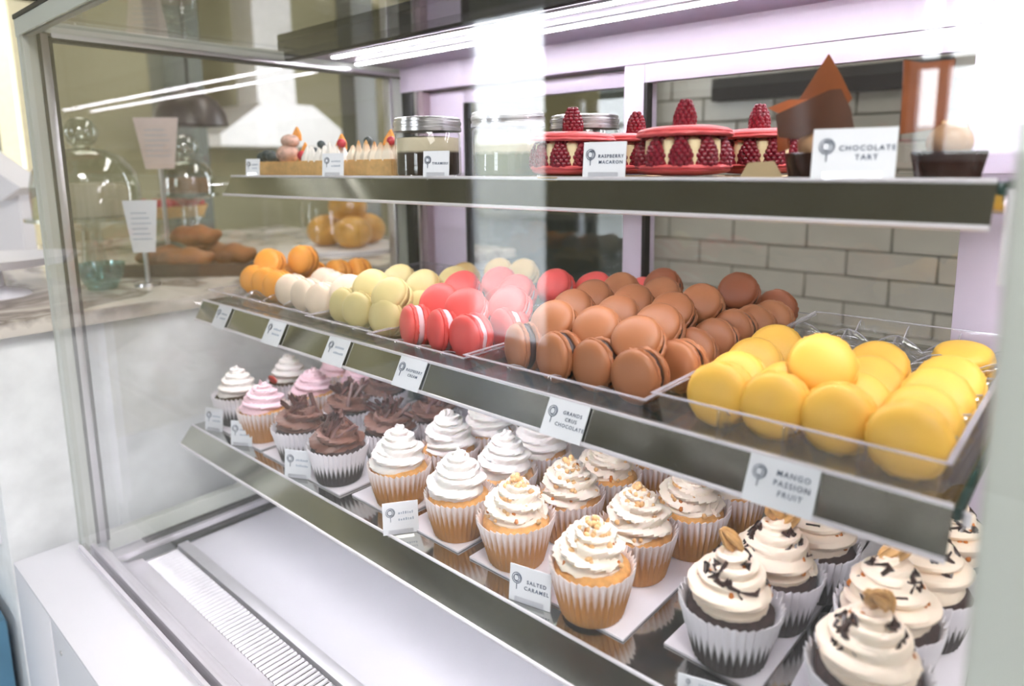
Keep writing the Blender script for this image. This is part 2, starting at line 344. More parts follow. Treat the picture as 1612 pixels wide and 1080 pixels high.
for y0, x0 in ((0.622, -0.955), (0.690, -0.99)):
    l = boxpart('light_strip', (x0, 0.3, y0, y0 + 0.012, 0.1700, 0.1735), M_brush, case, 0.0008)
    boxpart('diffuser', (x0 + 0.004, 0.296, y0 + 0.0015, y0 + 0.0105, 0.1680, 0.1702), M_led, l, 0.001)
# rear: white header, fixed frame and two sliding glass doors
bm = bmesh.new(); box(bm, -1.0, 0.4, 0.795, 0.83, 0.131, 0.1735); part('rear_header', bm, M_pvc, case)
boxpart('header_gap', (-1.0, 0.4, 0.797, 0.802, 0.1605, 0.1665), M_dark, case)
boxpart('rear_side_panel', (-1.03, -0.962, 0.798, 0.83, -0.53, 0.135), M_black, case, 0.001)
boxpart('rear_jamb', (-0.962, -0.957, 0.795, 0.83, -0.53, 0.131), M_brush, case)
boxpart('rear_jamb', (-0.957, -0.944, 0.80, 0.83, -0.53, 0.131), mat('pinkish_profile', (170, 150, 156), 0.4), case)
def slider(nm, x0, x1, y, wl, wr, wt, ztop):
    fr = boxpart(nm, (x0, x0 + wl, y, y + 0.014, -0.53, ztop), M_pvc, case, 0.0012)
    boxpart('stile', (x1 - wr, x1, y, y + 0.014, -0.53, ztop), M_pvc, fr, 0.0012)
    boxpart('top_bar', (x0 + wl, x1 - wr, y, y + 0.014, ztop - wt, ztop), M_pvc, fr, 0.0012)
    boxpart('bottom_bar', (x0 + wl, x1 - wr, y, y + 0.014, -0.53, -0.49), M_pvc, fr, 0.0012)
    boxpart('seal', (x0 + wl, x0 + wl + 0.005, y - 0.001, y + 0.013, -0.49, ztop - wt), M_dark, fr)
    boxpart('pane', (x0 + wl, x1 - wr, y + 0.006, y + 0.010, -0.49, ztop - wt), M_pane, fr, smooth=False)
slider('sliding_door', -0.944, -0.49, 0.816, 0.086, 0.03, 0.022, 0.128)
slider('sliding_door', -0.5215, -0.06, 0.796, 0.0315, 0.058, 0.024, 0.1305)
# shelves: sheet, slanted mirror price rail with bright lips
def shelf(nm, zt, yf, yb, m, x0, x1, yl, zl, thick=0.007):
    s = boxpart(nm, (x0, x1, yf, yb, zt - thick, zt), m, case, 0.0008)
    bm = bmesh.new(); n = Vector((0, -(zt - zl), yl - yf)).normalized()
    d = Vector((0, yl - yf, zl - zt)); nn = Vector((0, d.z, -d.y)).normalized() * 0.0016
    q = [Vector((0, yf, zt)), Vector((0, yl, zl)), Vector((0, yl, zl)) - nn, Vector((0, yf, zt)) - nn]
    A = [bm.verts.new(v + Vector((x0, 0, 0))) for v in q]; B = [bm.verts.new(v + Vector((x1, 0, 0))) for v in q]
    for i in range(4): bm.faces.new((A[i], A[(i + 1) % 4], B[(i + 1) % 4], B[i]))
    bm.faces.new(A); bm.faces.new(list(reversed(B)))
    r = part('price_rail', bm, M_rail, s, smooth=False)
    bm = bmesh.new(); tube(bm, [(x0, yf, zt + 0.0004), (x1, yf, zt + 0.0004)], 0.0016, 8); part('upper_lip', bm, M_bright, s)
    bm = bmesh.new(); tube(bm, [(x0, yl, zl), (x1, yl, zl)], 0.0018, 8); part('lower_lip', bm, M_bright, s)
    l = boxpart('light_strip', (x0 + .02, x1 - .02, yf + .012, yf + .024, zt - thick - .005, zt - thick), M_brush, s)
    boxpart('diffuser', (x0 + .022, x1 - .022, yf + .0135, yf + .0225, zt - thick - .0075, zt - thick - .0049), M_led3 if zl < -.3 else M_led2, l)
    return s
M_bright = mat('bright_satin_edge', (238, 234, 240), 0.3, 0.3, 0.02, 10)
sh1 = shelf('top_shelf', -0.0118, 0.466, 0.775, M_shelf, XL + 0.03, XR, 0.452, -0.0375)
sh2 = shelf('middle_shelf', -0.1905, 0.418, 0.79, M_shelf, XL + 0.012, XR, 0.404, -0.2165)
sh3 = shelf('bottom_shelf', -0.3725, 0.386, 0.79, M_steel, XL + 0.012, XR + 0.05, 0.367, -0.396)
for s, z, y in ((sh1, -0.0118, 0.466), (sh2, -0.1905, 0.418)):
    boxpart('glass_edge', (XR, XR + 0.004, y, 0.78, z - 0.008, z), M_gedge, s, 0.0008)
    bm = bmesh.new(); tube(bm, [(XR + 0.006, y + 0.006, z - 0.004), (XR + 0.006, y + 0.006, z - 0.06 if s is sh1 else z - 0.012)], 0.0022, 10); part('bracket', bm, M_bright, s)
bm = bmesh.new()
for k in range(3): box(bm, XL + 0.03, XR, 0.498 + k * 0.02, 0.506 + k * 0.02, -0.0265 - 0.004 * k, -0.0195 - 0.002 * k)
part('under_rail', bm, M_steel, sh1, smooth=False)
bm = bmesh.new()
for x in (-0.98, -0.70): tube(bm, [(x, 0.50, -0.022), (x, 0.77, -0.022)], 0.005, 8)
part('shelf_arm', bm, M_brush, sh1)
# ------------------------------------------------------------------ macarons
MAC_R = 0.0225
def macaron_meshes(nm, shell_m, fill_m, seed, R=MAC_R):
    rd = random.Random(seed); out = []
    for k in range(3):
        jit = [[rd.uniform(-1, 1) for _ in range(56)] for _ in range(14)]
        def rf(ring, i, a):
            if 2 <= ring <= 4: return (jit[ring][i] * 0.030 * R, jit[ring + 5][i] * 0.028 * R)
            return (0.006 * R * math.sin(3 * a + seed), 0)
        prof = [(0, .12), (.88, .12), (.965, .15), (1.01, .215), (1.0, .305), (.93, .345), (.965, .375), (.96, .43), (.92, .51), (.84, .585), (.68, .655), (.45, .705), (.2, .728), (0, .733)]
        bm = bmesh.new(); lathe(bm, [(r * R, z * R) for r, z in prof], 56, rf); out.append(mesh(bm, nm + '_shell', shell_m))
    bm = bmesh.new(); lathe(bm, [(0, -.15 * R), (.88 * R, -.15 * R), (.945 * R, -.07 * R), (.945 * R, .07 * R), (.88 * R, .15 * R), (0, .15 * R)], 32, lambda k, i, a: (0.012 * R * math.sin(7 * a + seed), 0))
    return out, mesh(bm, nm + '_filling', fill_m)
def macaron(kit, pos, yaw, pitch, label, roll=0.0, sc=1.0, group=None):
    """round sandwich biscuit; its axis looks towards yaw (0 = straight out of the case) and pitch"""
    yw, pt = math.radians(yaw), math.radians(pitch)
    n = Vector((math.sin(yw) * math.cos(pt), -math.cos(yw) * math.cos(pt), math.sin(pt)))
    q = n.to_track_quat('Z', 'Y') @ Quaternion((0, 0, 1), roll)
    shells, fill = kit
    p = Vector(pos) - n * 0.012
    t = thing('macaron', label, 'macaron', p, q, group, sc)
    inst('shell', shells[int(abs(roll) * 7) % 3], t); inst('shell', shells[int(abs(roll) * 11 + 1) % 3], t, rot=(PI, 0, 0.4))
    inst('filling', fill, t)
    return t
def mshell(name, c, speck=0.0):
    m = mat(name, c, 0.45, 0, 0.05, 40, 0.06, 500, sss=0.05)
    if speck:
        n, l = m.node_tree.nodes, m.node_tree.links; b = n['Principled BSDF']; src = b.inputs['Base Color'].links[0].from_socket
        t = n.new('ShaderNodeTexCoord'); v = n.new('ShaderNodeTexVoronoi'); v.inputs['Scale'].default_value = 110; l.new(t.outputs['Object'], v.inputs['Vector'])
        no = n.new('ShaderNodeTexNoise'); no.inputs['Scale'].default_value = 60; l.new(t.outputs['Object'], no.inputs['Vector'])
        lt = n.new('ShaderNodeMath'); lt.operation = 'LESS_THAN'; lt.inputs[1].default_value = speck; l.new(v.outputs['Distance'], lt.inputs[0])
        g = n.new('ShaderNodeMath'); g.operation = 'GREATER_THAN'; g.inputs[1].default_value = 0.56; l.new(no.outputs['Fac'], g.inputs[0])
        mu = n.new('ShaderNodeMath'); mu.operation = 'MULTIPLY'; l.new(lt.outputs[0], mu.inputs[0]); l.new(g.outputs[0], mu.inputs[1])
        mx = n.new('ShaderNodeMix'); mx.data_type = 'RGBA'; l.new(mu.outputs[0], mx.inputs['Factor']); l.new(src, mx.inputs[6]); mx.inputs[7].default_value = lin((150, 104, 50)) + (1,)
        l.new(mx.outputs[2], b.inputs['Base Color'])
    return m
K_yel = macaron_meshes('yellow', mshell('yellow_meringue', (246, 194, 84), 0.10), mat('yellow_filling', (232, 168, 50), 0.5), 1)
K_brn = macaron_meshes('brown', mshell('cocoa_meringue', (174, 112, 74)), mat('ganache', (56, 34, 28), 0.35), 2)
K_drk = macaron_meshes('dark', mshell('dark_cocoa_meringue', (150, 84, 54)), mat('ganache', (56, 34, 28), 0.35), 9)
K_red = macaron_meshes('red', mshell('raspberry_meringue', (230, 92, 88)), mat('pale_rose_filling', (240, 205, 214), 0.4), 3)
K_grn = macaron_meshes('green', mshell('pistachio_meringue', (216, 198, 138)), mat('pistachio_filling', (176, 150, 92), 0.5), 4)
K_org = macaron_meshes('orange', mshell('apricot_meringue', (246, 166, 62)), mat('apricot_filling', (226, 140, 40), 0.5), 5)
K_wht = macaron_meshes('white', mshell('cream_meringue', (244, 222, 198)), mat('cream_filling', (250, 238, 226), 0.5), 6)
K_bei = macaron_meshes('beige', mshell('beige_meringue', (214, 180, 120)), mat('beige_filling', (180, 140, 90), 0.5), 7)
NTH = ['first', 'second', 'third', 'fourth', 'fifth', 'sixth', 'seventh', 'eighth']
rr = random.Random(11)
Z0, Z1 = -0.166, -0.140
def put(kit, lst, group):
    for x, y, z, yaw, pitch, lab in lst: macaron(kit, (x, y, z), yaw, pitch, lab, rr.uniform(0, 6.2), 1.0 if kit is not K_yel else 1.06, group)
# yellow tray, right end of the middle shelf
yl = []
for cn, pts in (('leftmost', ((-.207, .442, Z0, 8, 12), (-.216, .492, Z0, 5, 38), (-.222, .540, Z0, 5, 36), (-.221, .585, Z0 + .004, 5, 40))),
                ('second', ((-.167, .445, Z0, 12, 14), (-.173, .486, Z0 + .001, 8, 40))),
                ('third', ((-.125, .447, Z0, 10, 14), (-.128, .496, Z0, 8, 42), (-.130, .541, Z0 + .002, 6, 46), (-.136, .585, Z0 + .003, 6, 42))),
                ('rightmost', ((-.082, .437, Z0, 6, 14), (-.085, .486, Z0, 4, 34), (-.084, .530, Z0 + .002, 4, 36), (-.083, .572, Z0 + .003, 4, 40)))):
    for i, p in enumerate(pts): yl.append(p + ('yellow macaron, %s from the front in the %s row of the yellow tray' % (NTH[i], cn),))
yl.append((-.150, .490, -.1435, 14, 26, 'pale yellow macaron lying on top of the others in the yellow tray'))
yl.append((-.090, .680, -.165, -5, 78, 'cracked yellow macaron lying flat at the back right of the yellow tray'))
put(K_yel, yl, 'yellow macarons in the clear tray')
# brown tray
bl = [(-.410, .445, Z0, -26, 3), (-.362, .440, Z0, -14, 4), (-.322, .442, Z0, -8, 5), (-.277, .438, Z0, -2, 5)]
bl = [b + ('brown macaron standing in the front row of the brown tray, %s from the left' % NTH[i],) for i, b in enumerate(bl)]
up = [(-.386, .470, Z1, 6, 40), (-.340, .474, Z1, 6, 40), (-.291, .464, Z1, 8, 42)]
bl += [u + ('large pale brown macaron leaning back in the upper front row, %s from the left' % NTH[i],) for i, u in enumerate(up)]
u2 = [(-.410, .530, Z1, 6, 44), (-.354, .528, Z1, 6, 40), (-.303, .518, Z1, 8, 40)]
bl += [u + ('pale brown macaron in the second upper row of the brown tray, %s from the left' % NTH[i],) for i, u in enumerate(u2)]
u3 = [(-.428, .590, Z1, 6, 44), (-.376, .590, Z1, 6, 42), (-.321, .575, Z1, 8, 40)]
bl += [u + ('brown macaron in the third upper row of the brown tray, %s from the left' % NTH[i],) for i, u in enumerate(u3)]
rt = [(-.266, .484, Z0, -4, 8), (-.279, .537, Z0, 10, 26), (-.281, .583, Z0, 0, 22), (-.283, .628, Z0, -4, 14), (-.277, .668, Z0, 8, 22), (-.271, .700, Z0, 4, 20)]
bl += [u + ('brown macaron low in the right hand row of the brown tray, %s from the front' % NTH[i],) for i, u in enumerate(rt)]
bl += [(-.317, .627, Z1, 6, 34, 'reddish brown macaron behind the third upper row beside the top dark one'),
       (-.374, .645, Z1, 6, 40, 'brown macaron at the back of the brown tray before the door post'),
       (-.428, .645, Z1, 6, 40, 'brown macaron at the back left of the brown tray')]
put(K_brn, bl, 'brown chocolate macarons in the clear tray')
put(K_drk, [(-.311, .705, -.138, 8, 30, 'reddish brown macaron highest at the back right of the brown tray'),
            (-.281, .742, Z0 + .004, 12, 18, 'darkest brown macaron at the back right corner of the brown tray'),
            (-.405, .700, Z1, 4, 36, 'dark brown macaron at the back beside the white door post')], 'brown chocolate macarons in the clear tray')
# pink raspberry tray
rl = [(-.556, .437, Z0, -24, 3), (-.516, .441, Z0, -22, 3), (-.474, .441, Z0, -2, 3)]
rl = [b + ('red macaron standing in the front row of the pink tray, %s from the left' % NTH[i],) for i, b in enumerate(rl)]
rl += [(-.466, .486, Z0, -14, 0, 'red macaron with pale filling beside the left brown macaron, behind the front row'),
       (-.538, .466, Z1, 22, 40, 'pink macaron leaning in the upper front row, leftmost'), (-.498, .466, Z1, 20, 42, 'pink macaron leaning in the upper front row, in the middle'),
       (-.470, .500, Z1, 10, 40, 'pink macaron leaning in the upper front row, rightmost'), (-.588, .545, Z1, 20, 44, 'pale pink macaron in the second upper row, leftmost'),
       (-.575, .597, Z1, 20, 44, 'pale pink macaron in the third upper row, leftmost'), (-.516, .562, Z1, 14, 42, 'pale pink macaron in the second upper row, second from left'),
       (-.500, .612, Z1, 6, 30, 'red macaron with pale filling on the ridge at the back of the pink tray'), (-.470, .650, Z1, 0, 55, 'red macaron lying tilted at the back right of the pink tray'),
       (-.545, .500, Z0, 10, 20, 'red macaron low in the pink tray behind the front row, left'), (-.560, .58, Z0, 10, 20, 'red macaron low in the middle of the pink tray'),
       (-.455, .735, Z0 + .006, 0, 40, 'dark red macaron far back between the pink and brown trays')]
put(K_red, rl, 'raspberry macarons in the clear tray')
# green tray
gl_ = [(-.699, .452, Z0, 8, 6, 'olive green macaron standing in the front row, leftmost'), (-.664, .449, Z0, 14, 6, 'olive green macaron standing in the front row, second from left'),
       (-.609, .447, Z0, 14, 8, 'olive green macaron standing in the front row nearest the pink tray'), (-.620, .506, Z0, 16, 16, 'green macaron low behind the front row beside the pink ones'),
       (-.672, .474, Z1 + .002, 22, 40, 'pale green macaron leaning in the upper row, second from left'), (-.613, .458, Z1, 18, 38, 'pale green macaron leaning at the front of the upper row, layered edge showing'),
       (-.690, .530, Z1, 20, 40, 'pale green macaron in the second upper row, leftmost'), (-.630, .520, Z1, 20, 40, 'pale green macaron in the second upper row near the pink ones'),
       (-.640, .580, Z1 - .004, 20, 40, 'pale green macaron farthest back on the right of the green tray'), (-.675, .510, Z0, 10, 20, 'green macaron low in the middle of the green tray')]
put(K_grn, gl_, 'pistachio macarons in the clear tray')
put(K_wht, [(-.712, .468, Z1 - .008, 26, 38, 'creamy white macaron leaning at the left of the green ones')], 'cream macarons beside the green ones')
# orange and cream tray
ol = [(-.972, .478, Z0, 24, 6), (-.938, .478, Z0, 24, 8), (-.897, .473, Z0, 20, 8)]
ol = [b + ('orange macaron standing in the front row of the orange tray, %s from the left' % NTH[i],) for i, b in enumerate(ol)]
ob = [(-.974, .545, Z0, 10, 10), (-.946, .556, Z0, 8, 10), (-.928, .588, Z0, 4, 8), (-.916, .618, Z0, 0, 8)]
ol += [b + ('orange macaron in the back row of the orange tray, %s from the left' % NTH[i],) for i, b in enumerate(ob)]
ol += [(-.965, .500, Z1, 30, 22, 'orange macaron perched on top of the pile, left one'), (-.935, .535, Z1 + .001, 16, 8, 'orange macaron perched on top of the pile, right one')]
put(K_org, ol, 'orange macarons in the clear tray')
wl_ = [(-.848, .466, Z0, 20, 6), (-.800, .458, Z0, 6, 4), (-.752, .454, Z0, 18, 8), (-.852, .520, Z0 + .004, 16, 20), (-.800, .505, Z0 + .004, 10, 20)]
put(K_wht, [b + (('cream macaron standing in the front row beside the orange ones, %s from left' % NTH[i]) if i < 3 else ('cream macaron in the second row behind the cream front row, %s from left' % NTH[i - 3]),) for i, b in enumerate(wl_)], 'cream macarons beside the orange ones')
put(K_bei, [(-.738, .690, Z0 + .006, 20, 40, 'beige macaron at the back beside the white door stile'), (-.700, .725, Z0 + .012, 15, 40, 'pale beige macaron at the back, middle of three'),
            (-.655, .730, Z0 + .014, 15, 40, 'pale beige macaron at the back, rightmost of three')], 'beige macarons at the back of the middle shelf')
# clear trays
def tray(label, x0, x1, y0, y1, z, h, nx, ny, m=M_tray):
    t = thing('macaron_tray', label, 'tray', ((x0 + x1) / 2, (y0 + y1) / 2, z), None, 'clear macaron trays')
    w, d = (x1 - x0) / 2, (y1 - y0) / 2
    bm = bmesh.new(); box(bm, -w + .004, w - .004, -d + .004, d - .004, 0, 0.0009); part('tray_floor', bm, m, t, smooth=False)
    bm = bmesh.new(); lo = [(-w + .004, -d + .004), (w - .004, -d + .004), (w - .004, d - .004), (-w + .004, d - .004)]
    hi = [(-w, -d), (w, -d), (w, d), (-w, d)]
    for i in range(4):
        j = (i + 1) % 4; n = 16
        A = []; B = []
        for k in range(n + 1):
            f = k / n; s = 0.0016 * math.sin(f * PI * (nx if i % 2 == 0 else ny)) ** 2
            lx = lo[i][0] * (1 - f) + lo[j][0] * f; ly = lo[i][1] * (1 - f) + lo[j][1] * f
            hx = hi[i][0] * (1 - f) + hi[j][0] * f; hy = hi[i][1] * (1 - f) + hi[j][1] * f
            A.append(bm.verts.new((lx, ly, 0.0009))); B.append(bm.verts.new((hx, hy, h + s)))
        for k in range(n): bm.faces.new((A[k], A[k + 1], B[k + 1], B[k]))
    part('tray_wall', bm, m, t)
    bm = bmesh.new(); fw_ = .0035
    for (ax, ay), (bx, by), (ox, oy) in ((hi[0], hi[1], (0, -1)), (hi[1], hi[2], (1, 0)), (hi[2], hi[3], (0, 1)), (hi[3], hi[0], (-1, 0))):
        ex, ey = (1 if ox == 0 else 0), (1 if oy == 0 else 0); sx = 1 if bx > ax else -1; sy = 1 if by > ay else -1
        q = [(ax, ay), (bx, by), (bx + ox * fw_ + ex * sx * fw_, by + oy * fw_ + ey * sy * fw_), (ax + ox * fw_ - ex * sx * fw_, ay + oy * fw_ - ey * sy * fw_)]
        T = [bm.verts.new((x, y, h + .0008)) for x, y in q]; U = [bm.verts.new((x, y, h)) for x, y in q]
        bm.faces.new(T); bm.faces.new(list(reversed(U)))
        for k in range(4): bm.faces.new((T[k], U[k], U[(k + 1) % 4], T[(k + 1) % 4]))
    part('rim', bm, M_rim, t, smooth=False)
    def wall_strip(p, q, waves):
        bm = bmesh.new(); n = 6 * waves; A = []; B = []
        for k in range(n + 1):
            f = k / n; x = p[0] + (q[0] - p[0]) * f; y = p[1] + (q[1] - p[1]) * f
            A.append(bm.verts.new((x, y, .0009))); B.append(bm.verts.new((x, y, h * (.42 + .5 * abs(math.cos(PI * f * waves))))))
        for k in range(n): bm.faces.new((A[k], A[k + 1], B[k + 1], B[k]))
        ob = part('divider', bm, m, t); md = ob.modifiers.new('wall', 'SOLIDIFY'); md.thickness = .0005
        bm = bmesh.new(); tube(bm, [v_ for v_ in [(p[0] + (q[0] - p[0]) * k / n, p[1] + (q[1] - p[1]) * k / n, h * (.42 + .5 * abs(math.cos(PI * k / n * waves)))) for k in range(n + 1)]], .0006, 4); part('divider_edge', bm, M_rim, ob)
    for k in range(1, ny): wall_strip((-w + .002, -d + 2 * d * k / ny), (w - .002, -d + 2 * d * k / ny), nx)
    for k in range(1, nx): wall_strip((-w + 2 * w * k / nx, -d + .002), (-w + 2 * w * k / nx, d - .002), ny)
    return t
M_rim = mat('clear_plastic_rim', (226, 222, 232), 0.12, 0, 0.02, 10)
M_rim.node_tree.nodes['Principled BSDF'].inputs['Alpha'].default_value = 0.42
TZ = -0.1902
tray('clear plastic tray holding the yellow macarons at the right', -.240, -.058, .414, .760, TZ, .026, 4, 7)
tray('clear plastic tray holding the brown chocolate macarons', -.440, -.252, .416, .780, TZ, .018, 4, 7)
tray('clear plastic tray holding the red and pink macarons', -.590, -.446, .417, .770, TZ, .014, 4, 7)
tray('clear plastic tray holding the green pistachio macarons', -.724, -.596, .424, .640, TZ, .014, 3, 5)
tray('clear plastic tray holding the orange and cream macarons', -.998, -.730, .430, .630, TZ, .014, 5, 5)
tray('empty clear tray at the back behind the green macarons', -.940, -.640, .655, .785, TZ, .018, 5, 3)
# ------------------------------------------------------------------ cupcakes
CASE_H, RB, RT = 0.043, 0.0255, 0.0350
def paper_mesh(m, seed, n=36):
    rd = random.Random(seed); bm = bmesh.new(); seg = n * 4
    prof = [(0, 0.0), (RB - .001, 0.0), (RB, 0.0015), (RB + (RT - RB) * .33, CASE_H * .33), (RB + (RT - RB) * .66, CASE_H * .66), (RT - .0008, CASE_H * .9), (RT, CASE_H)]
    inner = [(RT - .0006, CASE_H - .0001), (RT - .0018, CASE_H * .88), (RB + (RT - RB) * .5, CASE_H * .55)]
    tip = [rd.uniform(-.0006, .0010) for _ in range(n)]
    def rf(k, i, a):
        if k < 2: return (0, 0)
        w = 1 - abs((i % 4) - 2) / 1.0 if False else (1, 0, -1, 0)[i % 4]
        amp = min(1, k / 5.0) * 0.0015
        dz = (tip[i // 4] + 0.0019 * w) if k in (6, 7) else 0
        wob = 0.0012 * math.sin(2 * a + seed) if k >= 5 else 0
        return (amp * w + wob, dz)
    lathe(bm, prof + inner, seg, rf); return mesh(bm, 'paper_case', m)
def cake_mesh(m, seed):
    rd = random.Random(seed); bm = bmesh.new(); j = [[rd.uniform(-1, 1) for _ in range(32)] for _ in range(9)]
    prof = [(0, .004), (RB - .002, .004), (RT - .0045, CASE_H * .80), (RT - .0042, CASE_H * .90), (RT - .007, CASE_H * .985), (RT - .013, CASE_H * 1.03), (.010, CASE_H * 1.05), (0, CASE_H * 1.05)]
    lathe(bm, prof, 32, lambda k, i, a: (j[k][i] * .0006, j[k][i] * .0007 if k > 2 else 0)); return mesh(bm, 'cake', m)
def frost_r(h, H, R): return R * max(0.0, 1 - (h / H) ** 1.25) ** 0.85 + 0.002
def frosting_mesh(m, seed, R=.027, H=.046, turns=3.2, star=6, amp=.22, t0=.0115, t1=.004, rough=.0008, tw=3.0, z0=CASE_H * .93, tip=True):
    rd = random.Random(seed); bm = bmesh.new(); N = int(turns * 44); S = star * 6; ph = rd.uniform(0, 6)
    rings = []
    for k in range(N + 1):
        t = k / N; h = H * (0.13 + 0.80 * t ** 0.92); tr = (t0 * (1 - t) ** 0.8 + t1) * min(1.0, .25 + (t * turns * 2.2) ** .7)
        rad = max(0.0003, frost_r(h, H, R) - tr * 0.75) * (1 - 0.15 * t); a = ph + 2 * PI * turns * t
        cx, cy = rad * math.cos(a), rad * math.sin(a); er = Vector((math.cos(a), math.sin(a), 0)); ring = []
        for i in range(S):
            p = 2 * PI * i / S; r = tr * (1 + amp * math.cos(star * p + tw * a)) + rd.uniform(-rough, rough)
            ring.append(bm.verts.new(Vector((cx, cy, z0 + h)) + er * (r * math.cos(p)) + Vector((0, 0, 1)) * (r * 0.86 * math.sin(p))))
        rings.append(ring)
    for a, b in zip(rings, rings[1:]):
        for i in range(S):
            j = (i + 1) % S; bm.faces.new((a[i], a[j], b[j], b[i]))
    bm.faces.new(list(reversed(rings[0])))
    e = rings[-1]; c = sum((v.co for v in e), Vector()) / S; ap = bm.verts.new(c + Vector((rd.uniform(-.001, .001), rd.uniform(-.001, .001), t1 * (2.2 if tip else 1.0))))
    for i in range(S): bm.faces.new((e[i], e[(i + 1) % S], ap))
    lathe(bm, [(0, z0), (R * .9, z0), (R * .92, z0 + H * .12)] + [(max(.001, frost_r(H * f, H, R) * .72), z0 + H * f) for f in (.3, .5, .7, .85)] + [(0, z0 + H * .92)], 20)
    return mesh(bm, 'frosting', m)
F_buff = [frosting_mesh(M_cream, s, .0285, .046, 3.4, 5, .20, .0125, .0035, .0003, 1.2) for s in (1, 2, 3)]
F_car = [frosting_mesh(mat('ivory_buttercream', (250, 236, 220), 0.5, 0, 0.03, 50, 0.15, 300, sss=0.08), s, .027, .038, 2.6, 7, .26, .0115, .005, .0010, 3.5) for s in (4, 5, 6)]
F_van = [frosting_mesh(M_vanilla, s, .0275, .046, 3.1, 7, .20, .0125, .0058, .0005, 2.6, tip=False) for s in (7, 8, 9)]
F_pink = [frosting_mesh(M_pinkcream, s, .027, .036, 3.0, 7, .24, .0105, .0045, .0007, 3.0) for s in (10, 11)]
F_wht = [frosting_mesh(M_vanilla, s, .024, .042, 3.6, 6, .18, .0105, .0050, .0005, 2.0, tip=False) for s in (12, 13)]
F_choc = [frosting_mesh(M_choccream, s, .029, .026, 2.4, 6, .30, .0120, .006, .0010, 3.0) for s in (14, 15)]
P_dark = [paper_mesh(M_paper_dark, s) for s in (1, 2)]; P_gold = [paper_mesh(M_paper_gold, s) for s in (3, 4)]
CK_d = [cake_mesh(M_cake_dark, s) for s in (1, 2)]; CK_g = [cake_mesh(M_cake_gold, s) for s in (3, 4)]
def scatter(bm, seed, n, R, H, lo, hi, r0, r1, z0=CASE_H * .93, lift=.0005, seg=7):
    rd = random.Random(seed)
    for _ in range(n):
        f = lo + (hi - lo) * rd.random() ** 0.8; a = rd.uniform(0, 2 * PI); rad = frost_r(H * f, H, R) * (1 - .08 * f) + lift; r = rd.uniform(r0, r1)
        ball(bm, (rad * math.cos(a), rad * math.sin(a), z0 + H * f + r * .4), r, seg, 5)
def pearls_mesh(seed):
    bm = bmesh.new(); scatter(bm, seed, 48, .028, .038, .40, 1.06, .0021, .0029, seg=8); scatter(bm, seed + 5, 8, .030, .038, .1, .5, .0018, .0024); return mesh(bm, 'crisp_pearls', M_pearl)
def blobs_mesh(seed, n, m, R, H, lo=.15, hi=.9):
    rd = random.Random(seed); bm = bmesh.new()
    for _ in range(n):
        f = rd.uniform(lo, hi); a = rd.uniform(0, 2 * PI); rad = frost_r(H * f, H, R) * 1.0 + .0012; L = rd.uniform(.002, .006)
        tube(bm, [(rad * math.cos(a) * (1 + .05 * k / 3), rad * math.sin(a) * (1 + .05 * k / 3), CASE_H * .93 + H * f - L * k / 3) for k in range(4)], lambda t: .0013 + .0008 * t, 7)
        ball(bm, (rad * math.cos(a) * 1.05, rad * math.sin(a) * 1.05, CASE_H * .93 + H * f - L), .0020, 7, 5)
    return mesh(bm, 'drips', m)
def drizzle_mesh(seed, m, R=.0285, H=.046):
    rd = random.Random(seed); bm = bmesh.new()
    for _ in range(14):
        a = rd.uniform(0, 2 * PI); f = rd.uniform(.5, .85); pts = []
        for k in range(6):
            rad = frost_r(H * f, H, R) + .0022; pts.append((rad * math.cos(a), rad * math.sin(a), CASE_H * .93 + H * f)); a += rd.uniform(-.5, .5); f += rd.uniform(-.13, .09); f = min(.97, max(.25, f))
        tube(bm, pts, lambda t: .0014 + .0006 * math.sin(5 * t), 6)
    return mesh(bm, 'chocolate_drizzle', m)
PEARL = [pearls_mesh(s) for s in (1, 2, 3)]
CAR_A = [blobs_mesh(s, 9, M_caramel, .027, .038) for s in (21, 22)]
CAR_B = [blobs_mesh(s, 16, M_caramel, .0285, .046, .3, .9) for s in (23, 24)]
DRIZ = [drizzle_mesh(s, M_choc) for s in (31, 32)]
def pecan_mesh():
    bm = bmesh.new(); prof = [(0, -1)] + [(math.cos(-PI / 2 + PI * k / 10), math.sin(-PI / 2 + PI * k / 10)) for k in range(1, 10)] + [(0, 1)]
    lathe(bm, prof, 24, lambda k, i, a: (-.28 * abs(math.cos(2 * a)) ** 6 - .08 * math.cos(8 * a), 0), mx=Matrix.Diagonal((.0078, .0062, .0135, 1))); return mesh(bm, 'pecan', M_pecan)
PECAN = pecan_mesh()
def curl_mesh(seed):
    rd = random.Random(seed); bm = bmesh.new(); n = 14; turns = 1.3; pts = []
    A = []; B = []
    for k in range(n + 1):
        a = 2 * PI * turns * k / n; r = .0027 - .0012 * k / n
        A.append(bm.verts.new((r * math.cos(a), r * math.sin(a), -.013))); B.append(bm.verts.new((r * math.cos(a), r * math.sin(a),   .013 + rd.uniform(-.003, .001))))
    for k in range(n): bm.faces.new((A[k], A[k + 1], B[k + 1], B[k]))
    return mesh(bm, 'chocolate_curl', M_milk)
CURL = [curl_mesh(s) for s in (1, 2, 3)]
def berry_slice():
    bm = bmesh.new(); prism(bm, [(-.012, 0), (-.006, .007), (.004, .0085), (.012, .003), (.006, -.005), (-.005, -.005)], .003)
    bmesh.ops.bevel(bm, geom=bm.edges[:], offset=.0008, segments=1, affect='EDGES'); return mesh(bm, 'strawberry_slice', mat('strawberry', (214, 62, 58), 0.3, 0, 0.3, 90))
BERRY = berry_slice()
BZ = -0.3690
